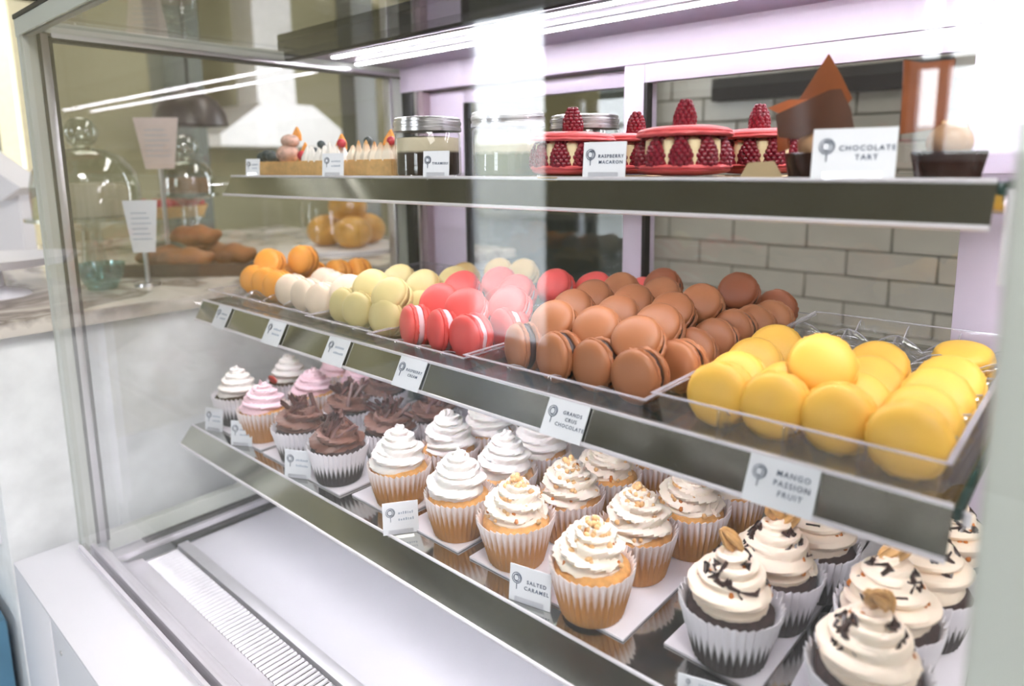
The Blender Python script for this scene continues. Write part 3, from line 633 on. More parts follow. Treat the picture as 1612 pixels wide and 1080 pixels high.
def cupcake(kind, x, y, label, group, k=0, rot=0.0, sc=1.0):
    t = thing('cupcake', label, 'cupcake', (x, y, BZ), (0, 0, rot), group, sc)
    dark = kind in ('pecan', 'choc', 'white_dark')
    inst('paper_case', (P_dark if dark else P_gold)[k % 2], t); inst('cake', (CK_d if dark else CK_g)[k % 2], t)
    rd = random.Random(int(x * 1000) + int(y * 777))
    if kind == 'pecan':
        inst('frosting', F_buff[k % 3], t); inst('chocolate_drizzle', DRIZ[k % 2], t, rot=(0, 0, k)); inst('caramel_drips', CAR_B[k % 2], t, rot=(0, 0, 2 * k))
        inst('pecan', PECAN, t, (rd.uniform(-.003, .003), rd.uniform(-.003, .002), CASE_H * .93 + .0475), (rd.uniform(.5, 1.0), rd.uniform(-.4, .4), rd.uniform(-2.0, .5)))
        if k % 3 == 1: inst('pecan', PECAN, t, (.008, .002, CASE_H * .93 + .040), (1.2, .3, 1.9))
    elif kind == 'caramel':
        inst('frosting', F_car[k % 3], t); inst('crisp_pearls', PEARL[k % 3], t, rot=(0, 0, k * 1.3)); inst('caramel_drips', CAR_A[k % 2], t, rot=(0, 0, k))
    elif kind == 'vanilla': inst('frosting', F_van[k % 3], t)
    elif kind == 'pink': inst('frosting', F_pink[k % 2], t)
    elif kind in ('white_dark',): inst('frosting', F_wht[k % 2], t)
    elif kind == 'choc':
        inst('frosting', F_choc[k % 2], t)
        for q in range(18):
            a = rd.uniform(0, 2 * PI); r = rd.uniform(.001, .019); tilt = rd.uniform(.3, 1.15)
            inst('chocolate_curl', CURL[q % 3], t, (r * math.cos(a), r * math.sin(a), CASE_H * .93 + .030 - r * .35 + rd.uniform(-.002, .004)), (tilt * math.cos(a + 1.57), tilt * math.sin(a + 1.57), rd.uniform(0, 3)), rd.uniform(1.0, 1.35))
    return t
def card_board(label, x0, x1, y0, y1, rot=0.0):
    o = boxpart('cake_board', (-(x1 - x0) / 2, (x1 - x0) / 2, -(y1 - y0) / 2, (y1 - y0) / 2, -.0012, .0012), M_board, None, .0005)
    o.location = ((x0 + x1) / 2, (y0 + y1) / 2, -0.3710); o.rotation_euler = (0, 0, rot); tag(o, label, 'board', 'white cake boards on the bottom shelf')
card_board('white cake board under the pecan cupcakes farthest right', -.150, -.052, .418, .70, .05)
card_board('white cake board under the pecan cupcakes beside the mango card', -.232, -.156, .424, .70, -.03)
card_board('white cake board behind the salted caramel card', -.3515, -.262, .4075, .70)
card_board('white cake board left of the salted caramel card under pearl topped cupcakes', -.4385, -.362, .4095, .70)
card_board('white cake board under the plain vanilla cupcakes next to the folded card', -.535, -.453, .4085, .70)
card_board('white cake board under the vanilla cupcakes beside the chocolate ones', -.632, -.548, .410, .68)
card_board('white cake board under the right column of chocolate cupcakes', -.730, -.642, .400, .66)
card_board('white cake board under the left column of chocolate cupcakes', -.822, -.738, .402, .66)
card_board('white cake board under the pink frosted cupcakes', -.912, -.832, .404, .66)
card_board('white cake board under the leftmost cupcakes', -.996, -.920, .404, .66)
G = 'cupcakes on the bottom shelf'
POS = ['frontmost', 'second', 'third', 'last']
def column(kind, pts, where, desc, k0=0, sc=1.0):
    for i, (x, y) in enumerate(pts): cupcake(kind, x, y, '%s, %s in the %s' % (desc, POS[i], where), G, k0 + i, 0.7 * i + k0, sc)
column('pecan', ((-.192, .446), (-.183, .509), (-.171, .570)), 'column below the mango card', 'dark chocolate cupcake with pecan', 0, 1.04)
column('pecan', ((-.094, .438), (-.098, .506), (-.087, .566), (-.081, .628)), 'column farthest right', 'dark chocolate cupcake with pecan', 1, 1.06)
column('caramel', ((-.302, .421), (-.303, .492), (-.284, .557), (-.271, .620)), 'column behind the salted caramel card', 'golden cupcake with pearls', 0, 1.03)
column('caramel', ((-.401, .436), (-.389, .502), (-.387, .567), (-.373, .628)), 'column left of the salted caramel card', 'golden cupcake with pearls', 2, 1.02)
column('vanilla', ((-.479, .435), (-.475, .501), (-.483, .567)), 'column right of the folded card', 'golden cupcake with plain white frosting')
column('vanilla', ((-.577, .437), (-.571, .505), (-.571, .571)), 'column left of the folded card', 'golden cupcake with plain white frosting', 1)
column('choc', ((-.677, .424), (-.670, .494), (-.659, .560)), 'right chocolate column', 'chocolate cupcake covered in curls')
column('choc', ((-.766, .428), (-.772, .505), (-.796, .582)), 'left chocolate column', 'chocolate cupcake covered in curls', 1)
cupcake('white_dark', -.953, .436, 'dark cupcake with tall white frosting at the far left front', G, 0)
t = cupcake('white_dark', -.953, .518, 'dark cupcake with white frosting and a strawberry slice, far left', G, 1)
inst('strawberry_slice', BERRY, t, (-.002, -.026, CASE_H + .004), (.3, .2, .1))
cupcake('pink', -.866, .430, 'golden cupcake with pale pink frosting, front of the pink column', G, 0)
cupcake('pink', -.874, .512, 'golden cupcake with pale pink frosting, second of the pink column', G, 1)
t = cupcake('pink', -.930, .592, 'golden cupcake with a strawberry slice stuck on pink frosting, far back', G, 0)
inst('strawberry_slice', BERRY, t, (0, -.008, CASE_H + .044), (.2, .2, .5), 1.2)
cupcake('pink', -.856, .584, 'golden cupcake with pale pink frosting, back of the pink column', G, 1)
# ------------------------------------------------------------------ price cards
def whisk_logo(parent, x, z, s):
    bm = bmesh.new()
    for r, o in ((.42, 0), (.30, .04), (.24, -.05)):
        n = 28; pts = [(x + s * (r * math.cos(a) + o), -.0009, z + s * (.28 + r * math.sin(a) * 1.02)) for a in [2 * PI * k / n for k in range(n + 1)]]
        tube(bm, pts, s * .025, 4, False)
    tube(bm, [(x, -.0009, z - s * .12), (x, -.0009, z - s * .62)], s * .03, 4)
    return part('whisk_emblem', bm, M_ink, parent)
def card(label, loc, rot, w, h, text=None, ts=.0052, faint=0):
    t = thing('price_card', label, 'price card', loc, rot, 'price cards in the display case')
    bm = bmesh.new(); box(bm, -w / 2, w / 2, -.0005, .0005, -h / 2, h / 2); part('card', bm, M_card, t, smooth=False)
    if text:
        o = inst('lettering', text_mesh(text, ts, M_ink), t, (w * .16, -.0008, h * .02), (PI / 2, 0, 0)); whisk_logo(t, -w * .32, h * .06, h * .34)
    else:
        whisk_logo(t, -w * .28, h * .1, h * .32)
        bm = bmesh.new(); rd = random.Random(int(abs(loc[0]) * 1000))
        for q in range(2 + faint):
            x = -w * .06
            while x < w * .36:
                l = w * rd.uniform(.025, .05); box(bm, x, x + l, -.0008, -.0004, h * (.12 - .2 * q), h * (.12 - .2 * q) + h * rd.uniform(.05, .09)); x += l + w * .025
        part('lettering', bm, mat('faint_ink', (176, 186, 202), 0.7), t, smooth=False)
    return t
# on the slanted rail of the middle shelf (the rail leans 28 degrees)
TILT = (-0.50, 0, 0)
for x, txt, w, lab in ((-.924, None, .036, 'leftmost white price card on the middle shelf rail below the orange macarons'),
                       (-.782, None, .040, 'second white price card on the middle rail, below the cream macarons'),
                       (-.646, None, .040, 'third white price card on the middle rail, below the green macarons'),
                       (-.517, 'RASPBERRY\nCREAM', .040, 'white price card reading raspberry cream'),
                       (-.321, 'GRANDS\nCRUS\nCHOCOLATE', .041, 'white price card reading grands crus chocolate'),
                       (-.146, 'MANGO\nPASSION\nFRUIT', .045, 'white price card reading mango passion fruit')):
    card(lab, (x, .4085, -.2035), TILT, w, .031, txt, .0039 if txt and 'RASP' in txt else (.0041 if txt and 'GRAND' in txt else .0050))
# standing on the bottom shelf
def stand_card(*a, **k):
    t = card(*a, **k); h = a[4]; w = a[3]
    bm = bmesh.new(); box(bm, -w * .35, w * .35, .0005, .014, -h / 2, -h / 2 + .0012); box(bm, -w * .35, w * .35, -.0018, -.0008, -h / 2, -h / 2 + .005)
    part('clear_foot', bm, M_tray, t, smooth=False); return t
for x, y, yaw, txt, w, h, lab in ((-.951, .398, .35, None, .032, .033, 'leftmost small price card standing on the bottom shelf'), (-.869, .398, .5, None, .032, .034, 'small price card standing before the pink frosted cupcake'),
                              (-.722, .396, .45, None, .036, .034, 'small price card standing before the chocolate cupcakes'), (-.526, .397, .95, None, .036, .033, 'small folded price card standing between two vanilla boards'),
                              (-.349, .396, .22, 'SALTED\nCARAMEL', .040, .032, 'standing price card reading salted caramel')):
    stand_card(lab, (x, y, -.3722 + h / 2), (-.12, 0, yaw), w, h, txt, .0046)
stand_card('blank price card half seen at the bottom edge before the pecan cupcake', (-.190, .398, -.366), (-.12, 0, .3), .034, .012)
for x, w, h, txt, ts, lab in ((-.923, .025, .024, None, 0, 'leftmost small price card on the top shelf'), (-.724, .032, .028, None, 0, 'price card on the top shelf before the meringue tart'),
                     (-.536, .031, .027, 'TIRAMISU', .0036, 'price card reading tiramisu before the jars'), (-.326, .040, .030, 'RASPBERRY\nMACARON', .0039, 'price card reading raspberry macaron'),
                     (-.132, .050, .033, 'CHOCOLATE\nTART', .0047, 'price card reading chocolate tart')):
    stand_card(lab, (x, .469, -.0116 + h / 2 + .0002), (-.10, 0, .10 if x > -.4 else .3), w, h, txt, ts)
# ------------------------------------------------------------------ top shelf
TS = -0.0117
M_rasp = mat('raspberry_skin', (122, 16, 38), 0.32, 0, 0.25, 300, 0.2, 500, sss=0.06)
def raspberry_mesh():
    bm = bmesh.new(); rd = random.Random(5)
    prof = [(0, 0)] + [(math.sin(PI * (.12 + .88 * k / 8) * .97) ** .8 * .0082, .0200 * k / 8) for k in range(8)] + [(0, .0200)]
    lathe(bm, [(r * .86, z) for r, z in prof], 16)
    for row in range(7):
        f = .06 + .88 * row / 6; r = (.0086 * (1 - max(0, f - .25) ** 1.8 * 1.15)); n = max(4, int(11 * r / .0085))
        for k in range(n):
            a = 2 * PI * (k + .5 * (row % 2)) / n; ball(bm, (r * .86 * math.cos(a), r * .86 * math.sin(a), .0198 * f), .0026, 7, 5)
    return mesh(bm, 'raspberry', M_rasp)
RASP = raspberry_mesh()
def big_shell(up, seed):
    rd = random.Random(seed); bm = bmesh.new(); R = .0395; j = [[rd.uniform(-1, 1) for _ in range(48)] for _ in range(12)]
    prof = [(0, 0), (.88, 0), (.96, .012), (1.0, .045), (.985, .085), (.94, .105), (.965, .12), (.95, .15), (.88, .19), (.7, .23), (.4, .25), (0, .255)]
    def rf(k, i, a): return (j[k][i] * .012 * R, j[k][(i + 7) % 48] * .010 * R) if 2 <= k <= 5 else (.01 * R * math.sin(2 * a + seed), .004 * R * math.sin(3 * a))
    s = 1 if up else -1
    lathe(bm, [(r * R, s * z * R * .92) for r, z in prof], 48, rf); return mesh(bm, 'macaron_shell', mat('coral_meringue', (228, 100, 104), 0.5, 0, 0.06, 60, 0.1, 400, sss=0.05))
SH_T, SH_B = big_shell(True, 1), big_shell(False, 2)
def raspberry_macaron(x, y, label, rot=0, sc=1.0):
    t = thing('raspberry_macaron', label, 'pastry', (x, y, TS), (0, 0, rot), 'raspberry macaron sandwiches on the top shelf', sc)
    bm = bmesh.new(); lathe(bm, [(0, 0), (.039, 0), (.0395, .0006), (.039, .0012), (0, .0012)], 36); part('gold_board', bm, M_gold, t)
    inst('macaron_shell', SH_B, t, (0, 0, .0112)); inst('macaron_shell', SH_T, t, (0, 0, .0325), (.02, .02, 1.0))
    bm = bmesh.new()
    for k in range(10):
        a = 2 * PI * (k + .5) / 10; lathe(bm, [(0, .0105), (.006, .0105), (.0068, .020), (.0062, .030), (0, .0332)], 10, cx=.0285 * math.cos(a), cy=.0285 * math.sin(a))
    lathe(bm, [(0, .0108), (.026, .0108), (.026, .0328), (0, .0328)], 20)
    part('cream', bm, mat('custard_cream', (240, 222, 178), 0.45), t)
    for k in range(10):
        a = 2 * PI * k / 10; inst('raspberry', RASP, t, (.0300 * math.cos(a), .0300 * math.sin(a), .0108), (0, 0, a), (1.1, 1.1, 1.06))
    inst('raspberry', RASP, t, (.0, .0, .0425), (.04, 0, .4), 1.0)
    return t
raspberry_macaron(-.384, .502, 'coral raspberry macaron sandwich leftmost, behind the raspberry macaron card')
raspberry_macaron(-.372, .590, 'coral raspberry macaron sandwich partly hidden between the two front ones', 1)
raspberry_macaron(-.274, .508, 'coral raspberry macaron sandwich in front of the door post, nearest the viewer', 2)
raspberry_macaron(-.248, .597, 'coral raspberry macaron sandwich beside the chocolate tart', 3)
# layered dessert jars
M_dess = zgrad('tiramisu_layers', (48, 32, 24), (228, 214, 186), .026, .029, 0.5, 0, .05)
M_dess2 = zgrad('green_cream_layers', (110, 118, 62), (226, 220, 192), .022, .026, 0.5, 0, .2)
def jar(x, y, label, dm, R=.0365, H=.064):
    t = thing('dessert_jar', label, 'jar', (x, y, TS), (0, 0, x * 9), 'screw top dessert jars on the top shelf')
    bm = bmesh.new(); lathe(bm, [(0, 0), (R - .003, 0), (R, .003), (R, H * .72), (R - .003, H * .79), (R - .004, H)], 40); part('glass', bm, M_jar, t)
    bm = bmesh.new(); lathe(bm, [(0, .002), (R - .004, .002), (R - .0022, .004), (R - .0022, H * .66), (R * .6, H * .69), (0, H * .68)], 36); part('layered_dessert', bm, dm, t)
    bm = bmesh.new(); lathe(bm, [(R - .0005, H * .775), (R + .0012, H * .775), (R + .0012, H * .83), (R + .0002, H * .84), (R + .0002, H * .875), (R + .0012, H * .885), (R + .0012, H * .93), (R + .0002, H * .94), (R + .0002, H * .985), (R - .001, H), (R - .004, H * 1.01), (0, H * 1.01)], 44); part('screw_lid', bm, M_brush, t)
jar(-.590, .505, 'dessert jar with dark layer below pale cream, behind the tiramisu card', M_dess)
jar(-.474, .512, 'dessert jar with green and white layers, middle of the three', M_dess2)
jar(-.447, .605, 'dessert jar standing behind the green and white one beside the raspberry macaron', M_dess2)
# tarts
M_crust = mat('shortcrust', (222, 176, 112), 0.75, 0, 0.14, 120, 0.3, 300)
M_mer = zgrad('toasted_meringue', (250, 240, 224), (214, 150, 84), .030, .052, 0.5, 0, .3)
M_merw = mat('white_meringue', (250, 246, 240), 0.5, 0, 0.02, 40)
def tart(x, y, label, w, d, rot, top):
    t = thing('tart', label, 'tart', (x, y, TS), (0, 0, rot), 'rectangular tarts on the top shelf')
    bm = bmesh.new(); box(bm, -w / 2, w / 2, -d / 2, d / 2, 0, .0205); bmesh.ops.bevel(bm, geom=bm.edges[:], offset=.0018, segments=2, affect='EDGES'); part('crust', bm, M_crust, t)
    rd = random.Random(int(x * -1000))
    if top in ('peaks', 'white'):
        for i in range(int(w / .0125)):
            for j in range(int(d / .0125)):
                px, py = -w / 2 + .008 + .0124 * i, -d / 2 + .008 + .0124 * j; h = rd.uniform(.016, .026)
                bm = bmesh.new(); lathe(bm, [(0, -.003), (.0062, -.002), (.0068, .004), (.005, .009), (.0026, h * .75), (.0012, h * .92), (0, h)], 12, lambda k, q, a: (.0007 * math.cos(5 * a), 0))
                part('meringue_peak', bm, M_mer2 if top == 'peaks' else M_merw, t, (px, py, .0195), (rd.uniform(-.15, .15), rd.uniform(-.15, .15), rd.uniform(0, 6)))
    return t
M_mer2 = zgrad('toasted_peak', (250, 238, 220), (216, 160, 96), .010, .022, 0.5, 0, .2)
M_dust = mat('sugar_dusted_choux', (206, 168, 152), 0.8, 0, 0.35, 120, 0.3, 300)
M_slice = mat('orange_segment', (244, 160, 60), 0.35, 0, 0.1, 80)
M_bberry = mat('dark_berry', (52, 64, 70), 0.4, 0, 0.3, 160)
def puff(t, x, y, z, r, m, nm, sc=(1, 1, .8)):
    bm = bmesh.new(); ball(bm, (0, 0, 0), r, 16, 10, sc); part(nm, bm, m, t, (x, y, z))
def wedge(t, x, y, z, s, rot):
    bm = bmesh.new(); prism(bm, [(-.5 * s, 0), (-.45 * s, .5 * s), (-.05 * s, 1.35 * s), (.4 * s, .6 * s), (.45 * s, 0)], .006); bmesh.ops.bevel(bm, geom=bm.edges[:], offset=.001, segments=1, affect='EDGES'); part('fruit_wedge', bm, M_slice, t, (x, y, z), rot)
t = tart(-.690, .512, 'rectangular tart with toasted meringue peaks beside the first jar', .086, .040, .12, 'peaks')
wedge(t, .012, .006, .036, .016, (0, .2, .4)); puff(t, -.022, .004, .043, .006, M_bberry, 'berry', (1, 1, 1)); puff(t, .026, -.004, .042, .0055, mat('red_currant', (196, 40, 60), .3), 'berry', (1, 1, 1))
t = tart(-.800, .512, 'rectangular tart with white meringue peaks left of the toasted one', .078, .040, .12, 'white')
wedge(t, .022, .004, .034, .016, (0, .1, .4)); puff(t, .034, -.006, .042, .006, MATS['red_currant'], 'berry', (1, 1, 1)); puff(t, -.018, .004, .042, .0055, M_bberry, 'berry', (1, 1, 1))
t = tart(-.888, .520, 'rectangular tart topped with sugar dusted puffs and orange wedges', .074, .040, .12, 'none')
puff(t, -.018, -.004, .031, .0165, M_dust, 'choux_puff'); puff(t, -.014, -.002, .049, .0130, M_dust, 'choux_puff', (1.05, 1, .75)); wedge(t, .016, 0, .019, .021, (0, .05, .6)); wedge(t, -.012, .008, .050, .015, (0, .1, .5))
puff(t, .024, -.012, .028, .0070, MATS['red_currant'], 'berry', (1, 1, 1)); puff(t, .032, .004, .034, .0055, M_bberry, 'berry', (1, 1, 1))
t = tart(-.955, .520, 'small tart covered with dark berries at the left end of the shelf', .050, .040, .12, 'none')
for k in range(6): puff(t, -.016 + .011 * (k % 3), -.009 + .016 * (k // 3), .027 + .003 * (k % 2), .0085, M_bberry, 'berry', (1, 1, .95))
# chocolate tarts with standing chocolate sheets
M_sheet = mat('cocoa_chocolate_sheet', (134, 72, 34), 0.38, 0, 0.14, 40, 0.1, 200)
M_sheet2 = mat('orange_chocolate_sheet', (182, 96, 46), 0.38, 0, 0.16, 40, 0.1, 200)
M_sheet3 = mat('dark_chocolate_sheet', (78, 44, 26), 0.35, 0, 0.2, 40, 0.1, 200)
def sheet(t, pts, bend, loc, rot, thick=.0013, ms=None):
    """thin chocolate sheet, polygon rasterised as a strip that bends about its own vertical axis"""
    bm = bmesh.new(); prism(bm, pts, thick)
    bmesh.ops.triangulate(bm, faces=bm.faces[:]); bmesh.ops.subdivide_edges(bm, edges=bm.edges[:], cuts=3, use_grid_fill=True)
    for v in bm.verts: v.co.y += bend * v.co.x * v.co.x
    part('chocolate_sheet', bm, ms or M_sheet, t, loc, rot)
def choc_tart(x, y, label, sc=1.0, rot=0.0, single=False):
    t = thing('chocolate_tart', label, 'tart', (x, y, TS), (0, 0, rot), 'chocolate tarts on the top shelf', sc)
    bm = bmesh.new(); lathe(bm, [(0, 0), (.019, 0), (.0225, .018), (.0212, .0185), (.019, .014), (0, .014)], 32); part('tart_shell', bm, M_choc, t)
    bm = bmesh.new(); ball(bm, (0, 0, .024), .0140, 20, 12, (1, 1, .95)); part('mousse_dome', bm, mat('hazelnut_mousse', (176, 136, 100), .45, 0, .08, 60), t)
    bm = bmesh.new(); rd = random.Random(4)
    for k in range(16): a = rd.uniform(0, 6.28); r = rd.uniform(0, .010); ball(bm, (r * .7 * math.cos(a), r * .7 * math.sin(a), .0365), .0018, 6, 4)
    part('nut_crumble', bm, M_pearl, t)
    if single:
        sheet(t, [(-.016, .030), (-.017, .079), (-.006, .0765), (.014, .078), (.012, .034)], 6.0, (-.014, 0, 0), (0, 0, .5), ms=M_sheet); return t
    sheet(t, [(-.024, .030), (-.027, .046), (-.010, .053), (.008, .061), (.015, .0615), (.022, .048), (.027, .026), (.012, .027), (.0, .033), (-.012, .028)], 9.0, (.002, -.014, 0), (-.04, 0, .32), ms=M_sheet3)
    sheet(t, [(-.022, .046), (-.012, .062), (.003, .0875), (.012, .072), (.020, .056), (.010, .042), (-.01, .038)], 3.0, (-.002, .008, 0), (.05, 0, .32))
    sheet(t, [(-.034, .052), (-.018, .057), (.002, .056), (.002, .038), (-.016, .043)], 3.0, (-.004, .000, 0), (.0, 0, .1), ms=M_sheet2)
    sheet(t, [(-.013, .020), (-.012, .038), (.008, .044), (.010, .022)], -8.0, (-.022, .003, 0), (.1, 0, -.9), ms=M_sheet2)
    bm = bmesh.new(); prism(bm, [(-.02, 0), (-.015, .012), (.004, .013), (.012, 0)], .0015); part('card_collar', bm, M_gold, t, (-.030, -.016, .0004), (-.3, 0, .1))
    return t
choc_tart(-.166, .505, 'chocolate tart with tall pointed cocoa sheets behind the chocolate tart card')
choc_tart(-.088, .525, 'second chocolate tart with one upright cocoa sheet at the right end of the shelf', 1.0, 0, True)
# ------------------------------------------------------------------ side counter beyond the left end and what stands on it
ctr = thing('side_counter', 'white side counter with veined marble top left of the case', 'counter', (0, 0, 0))
boxpart('marble_top', (-2.1, -1.045, 0.13, 1.15, -0.210, -0.190), M_marble, ctr, .003)
boxpart('end_panel', (-2.05, -1.062, 0.168, 1.12, FL, -0.210), mat('greenish_white_panel', (236, 238, 240), .4), ctr, .002)
boxpart('plinth', (-2.0, -1.08, 0.10, 0.168, FL, -1.145), M_white, ctr, .002)
boxpart('drawer_front', (-2.05, -1.10, 0.150, 0.168, -0.50, -0.215), M_white, ctr, .002)
o = boxpart('crate', (-1.40, -1.085, 0.112, 0.160, -1.14, -0.60), mat('blue_crate_plastic', (86, 130, 158), .5), None, .01); tag(o, 'blue crate pushed under the side counter overhang', 'crate')
CZ = -0.190
def cloche(x, y, label, R, H, zb, cake):
    t = thing('glass_cloche', label, 'cloche', (x, y, CZ))
    bm = bmesh.new(); lathe(bm, [(0, 0), (R * .55, 0), (R * .5, .008), (.02, .02), (.016, zb - .02), (R * .5, zb - .008), (R * 1.15, zb), (R * 1.15, zb + .006), (0, zb + .006)], 36); part('stand', bm, M_jar2, t)
    bm = bmesh.new(); lathe(bm, [(R, zb + .006), (R, zb + H * .45), (R * .94, zb + H * .66), (R * .75, zb + H * .86), (R * .4, zb + H * .97), (.014, zb + H)], 40); part('dome', bm, M_jar2, t)
    bm = bmesh.new(); ball(bm, (0, 0, zb + H + .026), .028, 18, 12); part('knob', bm, M_jar2, t)
    if cake:
        bm = bmesh.new(); lathe(bm, [(0, zb + .008), (R * .8, zb + .008), (R * .82, zb + H * .4), (R * .7, zb + H * .5), (0, zb + H * .52)], 32); part('cake', bm, cake, t)
    return t
M_jar2 = glass('thick_clear_glass', (.80, .84, .80), .14, .95)
cloche(-1.42, .405, 'tall glass cloche over a cream cake on a glass stand, just beyond the case end', .085, .13, .10, mat('cream_cake', (214, 196, 168), .6, 0, .1, 30))
cloche(-1.56, .64, 'small glass cloche over brown buns behind the standing notice', .055, .08, .13, mat('brown_bun', (150, 96, 56), .6, 0, .2, 40))
t = thing('bread_tray', 'wooden serving tray piled with brown loaves on the marble counter', 'tray', (-1.30, .54, CZ), (0, 0, .75))
bm = bmesh.new(); box(bm, -.13, .13, -.075, .075, 0, .010); box(bm, -.13, .13, -.075, -.069, .010, .022); box(bm, -.13, .13, .069, .075, .010, .022); part('tray_body', bm, mat('dark_oak', (86, 60, 42), .5, 0, .25, 20, stretch=(1, 12, 1)), t)
def loaf_mesh():
    bm = bmesh.new(); ball(bm, (0, 0, 0), 1, 20, 12, (.052, .022, .019))
    for v in bm.verts: v.co.z += .003 * math.sin(v.co.x * 160)
    return mesh(bm, 'loaf', mat('baked_loaf', (150, 94, 46), .6, 0, .3, 40, .3, 200))
LOAF = loaf_mesh()
for i, (x, y, z, r, lab) in enumerate(((-1.265, .505, .030, .75, 'brown loaf nearest the glass on the wooden tray'), (-1.335, .495, .030, .85, 'brown loaf in the left middle of the wooden tray'),
                                   (-1.265, .585, .030, .70, 'brown loaf in the right middle of the wooden tray'), (-1.338, .578, .030, .8, 'brown loaf at the far side of the wooden tray'), (-1.30, .54, .066, .6, 'brown loaf lying on top of the other loaves'))):
    tag(inst('loaf', LOAF, None, (x, y, CZ + z), (0, 0, r)), lab, 'bread', 'brown loaves on the wooden tray')
t = thing('fruit_tart', 'large red berry tart on a glass stand beyond the loaves', 'tart', (-1.80, .66, CZ))
bm = bmesh.new(); lathe(bm, [(0, 0), (.07, 0), (.02, .012), (.02, .06), (.13, .068), (.13, .074), (0, .074)], 32); part('stand', bm, M_jar2, t)
bm = bmesh.new(); lathe(bm, [(0, .075), (.105, .075), (.115, .10), (.108, .10), (0, .096)], 32); part('crust', bm, M_crust, t)
bm = bmesh.new(); rd = random.Random(8)
for k in range(60): a = rd.uniform(0, 6.28); r = .1 * rd.random() ** .5; ball(bm, (r * math.cos(a), r * math.sin(a), .104), .011, 8, 5)
o = part('red_berries', bm, mat('glazed_red_berry', (190, 40, 56), .25, 0, .2, 60), t); o['kind'] = 'stuff'
def notice(x, y, z, label, rot, w, h, m):
    t = thing('notice_card', label, 'sign', (x, y, CZ), (0, 0, rot))
    bm = bmesh.new(); prism(bm, [(-w * .32, z), (w * .32, z), (w * .5, z + h), (-w * .5, z + h)], .002); part('card', bm, m, t, smooth=False)
    bm = bmesh.new(); tube(bm, [(0, .003, 0), (0, .003, z + h * .5)], .004, 8); lathe(bm, [(0, 0), (.02, 0), (.019, .005), (0, .006)], 20); part('stem', bm, M_brush, t)
    bm = bmesh.new()
    for q in range(6): box(bm, -w * .28, w * (.28 - .05 * (q % 3)), -.0018, -.0011, z + h * (.25 + .1 * q), z + h * (.25 + .1 * q) + .0016)
    part('printed_lines', bm, mat('faint_ink', (176, 186, 202), 0.7), t, smooth=False)
notice(-1.20, .415, .055, 'white notice card on a thin stem before the loaves', .9, .052, .085, M_card)
notice(-1.45, .545, .19, 'pinkish white notice card behind the loaves, near the hanging lamp', .8, .085, .10, mat('pinkish_card', (226, 206, 200), .6))
bm = bmesh.new(); lathe(bm, [(0, 0), (.02, 0), (.031, .022), (.035, .042), (.033, .042), (.029, .022), (0, .006)], 28)
tag(part('glass_bowl', bm, glass('teal_glass', (.55, .78, .80), .12, .9), None, (-1.225, .357, CZ)), 'small teal glass bowl on the marble near the case corner', 'bowl')
t = thing('bun_cloche', 'glass dome over golden buns at the back of the side counter', 'cloche', (-1.34, .90, CZ))
bm = bmesh.new(); lathe(bm, [(.105, .012), (.105, .10), (.08, .16), (.03, .185), (0, .187)], 36); part('dome', bm, M_pane, t)
bm = bmesh.new(); lathe(bm, [(0, 0), (.12, 0), (.125, .010), (0, .012)], 32); part('plate', bm, M_white, t)
for i, (x, y, z) in enumerate(((-.045, -.03, .045), (.045, -.02, .045), (0, .05, .045), (0, 0, .10))): puff(t, x, y, z, .044, mat('golden_bun', (222, 164, 64), .4, 0, .15, 40), 'bun', (1, 1, .85))
for i in range(3):
    bm = bmesh.new(); lathe(bm, [(0, 0), (.03, 0), (.05, .012), (.06, .022), (.055, .022), (0, .008)], 28)
    tag(part('red_dish', bm, mat('dark_red_glaze', (140, 40, 52), .3), None, (-1.155 - .002 * i, 1.01, CZ + .010 * i + .001 * i)), 'dark red dish in a stack behind the golden buns, %s' % ['lowest', 'middle', 'top'][i], 'dish', 'stacked dark red dishes')
t = thing('cake_stand', 'white footed cake stand at the left edge outside the case', 'cake stand', (-1.29, .228, CZ))
bm = bmesh.new(); lathe(bm, [(0, 0), (.05, 0), (.045, .006), (.016, .014), (.014, .04), (.03, .046), (0, .046)], 32); part('foot', bm, M_white, t)
bm = bmesh.new(); lathe(bm, [(0, .046), (.084, .047), (.095, .060), (.092, .060), (.082, .052), (0, .052)], 40); part('plate', bm, M_white, t)
t = thing('menu_stand', 'white bent menu board on a stem at the left edge', 'sign', (-1.75, .345, CZ), (0, 0, .8))
bm = bmesh.new(); prism(bm, [(-.07, .20), (.03, .13), (.07, .155), (-.03, .235)], .10); part('board', bm, M_white, t)
bm = bmesh.new(); box(bm, -.012, .045, -.02, .02, 0, .16); part('stem', bm, M_white, t)
t = thing('pendant_lamp', 'dark brown domed pendant lamp hanging over the side counter', 'lamp', (-1.75, .74, .135))
bm = bmesh.new(); lathe(bm, [(.085, -.03), (.08, .0), (.062, .03), (.03, .05), (.012, .06), (0, .06)], 32); part('shade', bm, mat('dark_brown_enamel', (52, 38, 34), .35), t)
bm = bmesh.new(); tube(bm, [(0, 0, .06), (0, 0, CE - .135)], .004, 8); part('cord', bm, M_dark, t)
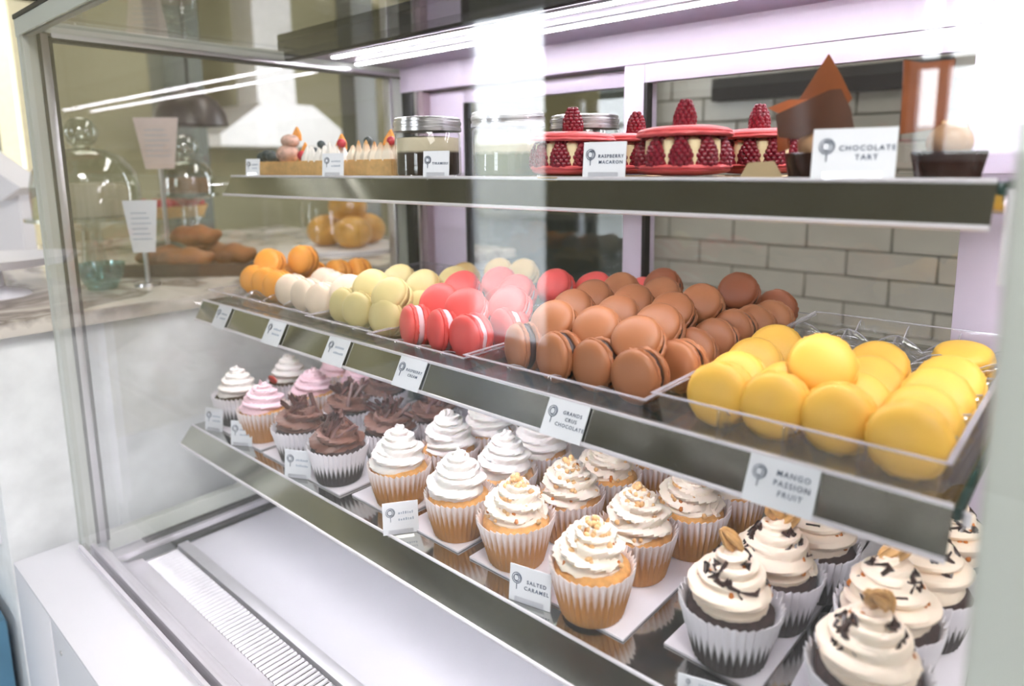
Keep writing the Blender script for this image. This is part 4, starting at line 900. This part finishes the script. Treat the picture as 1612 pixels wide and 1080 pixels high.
# furniture along the far walls
def shelf_unit(nm, label, x0, x1, y0, y1, z0, z1, m):
    t = thing(nm, label, 'shelf', (0, 0, 0))
    boxpart('side_panel', (x0, x0 + .03, y0, y1, z0, z1), m, t); boxpart('side_panel', (x1 - .03, x1, y0, y1, z0, z1), m, t)
    n = 5
    for k in range(n): boxpart('shelf_board', (x0 + .03, x1 - .03, y0, y1, z0 + (z1 - z0 - .03) * k / (n - 1), z0 + .03 + (z1 - z0 - .03) * k / (n - 1)), m, t)
    boxpart('back_panel', (x0 + .03, x1 - .03, y1 - .01, y1, z0, z1), m, t); return t
shelf_unit('storage_shelf', 'dark storage shelf against the kitchen wall seen through the left door', -2.1, -1.3, 2.9, 3.25, FL, .25, mat('dark_steel_shelf', (52, 54, 46), .4))
wt = thing('worktop', 'dark kitchen worktop with steel top behind the left sliding door', 'worktop', (0, 0, 0))
boxpart('cabinet', (-2.6, -1.25, 2.15, 2.75, FL, -.22), mat('dark_green_cabinet', (38, 44, 38), .5), wt, .004); boxpart('top', (-2.65, -1.22, 2.10, 2.78, -.22, -.19), mat('dark_stone', (60, 62, 58), .15), wt, .003)
for i, (x, y) in enumerate(((-2.2, 2.35), (-1.95, 2.45), (-1.7, 2.35), (-1.5, 2.5))):
    bm = bmesh.new(); lathe(bm, [(0, 0), (.05, 0), (.085, .05), (.09, .055), (.082, .05), (0, .004)], 24)
    tag(part('steel_bowl', bm, M_steel, None, (x, y, -.19)), 'steel mixing bowl on the dark kitchen worktop, %s from the left' % NTH[i], 'bowl', 'steel bowls on the kitchen worktop')
for i, x in enumerate((-2.14, -1.80)):  # glowing panels added to stand in for bright window reflections
    t = thing('glow_panel', 'glowing panel on the kitchen wall for a window reflection, %s' % ['left one', 'right one'][i], 'lamp', (x, 3.27, .36))
    boxpart('housing', (-.12, .12, -.02, .03, -.14, .14), M_white, t, .004); boxpart('diffuser', (-.11, .11, -.028, -.02, -.13, .13), emit('warm_panel_glow', (1, .97, .88), 3.0), t, .002)
for i, (x, y, w, m) in enumerate(((-3.0, .55, .10, (52, 58, 54)), (-2.7, 1.1, .14, (70, 74, 64)), (-2.3, 1.62, .10, (60, 60, 52)))):
    o = boxpart('column', (x - w / 2, x + w / 2, y - w / 2, y + w / 2, FL, CE), mat('dark_column_%d' % i, m, .5), None, .004)
    o.name = 'column'; tag(o, ['slim dark green column nearest the doorway', 'broad grey green column in the middle of the room', 'slim dark column before the kitchen wall'][i], 'column', 'free standing columns')
t = thing('extractor_hood', 'pale extractor hood on the far wall beyond the lamp', 'hood', (-3.25, 1.75, .10))
bm = bmesh.new(); prism(bm, [(-.34, 0), (.34, 0), (.34, .05), (.13, .2), (-.13, .2), (-.34, .05)], .4); part('canopy', bm, mat('hood_enamel', (222, 216, 212), .3), t, (0, 0, 0), (0, 0, PI / 2), smooth=False)
boxpart('duct', (-.10, .10, -.10, .10, .2, CE - .10), MATS['hood_enamel'], t)
t = thing('bookcase', 'low cream bookcase by the doorway', 'bookcase', (-3.4, .30, FL))
boxpart('carcass', (-.16, .16, -.30, .30, 0, 1.0), MATS['cream_door_casing'], t, .004)
for i, (c, nm) in enumerate((((30, 30, 34), 'black'), ((170, 30, 36), 'red'), ((222, 176, 50), 'yellow'))):
    o = boxpart('box', (-3.5, -3.28, .12 + .0 * i, .46, FL + 1.002 + .13 * (2 - i) , FL + 1.128 + .13 * (2 - i)), mat(nm + '_box', c, .5), None, .004); tag(o, nm + ' box in the stack on the cream bookcase', 'box', 'stacked boxes by the doorway')
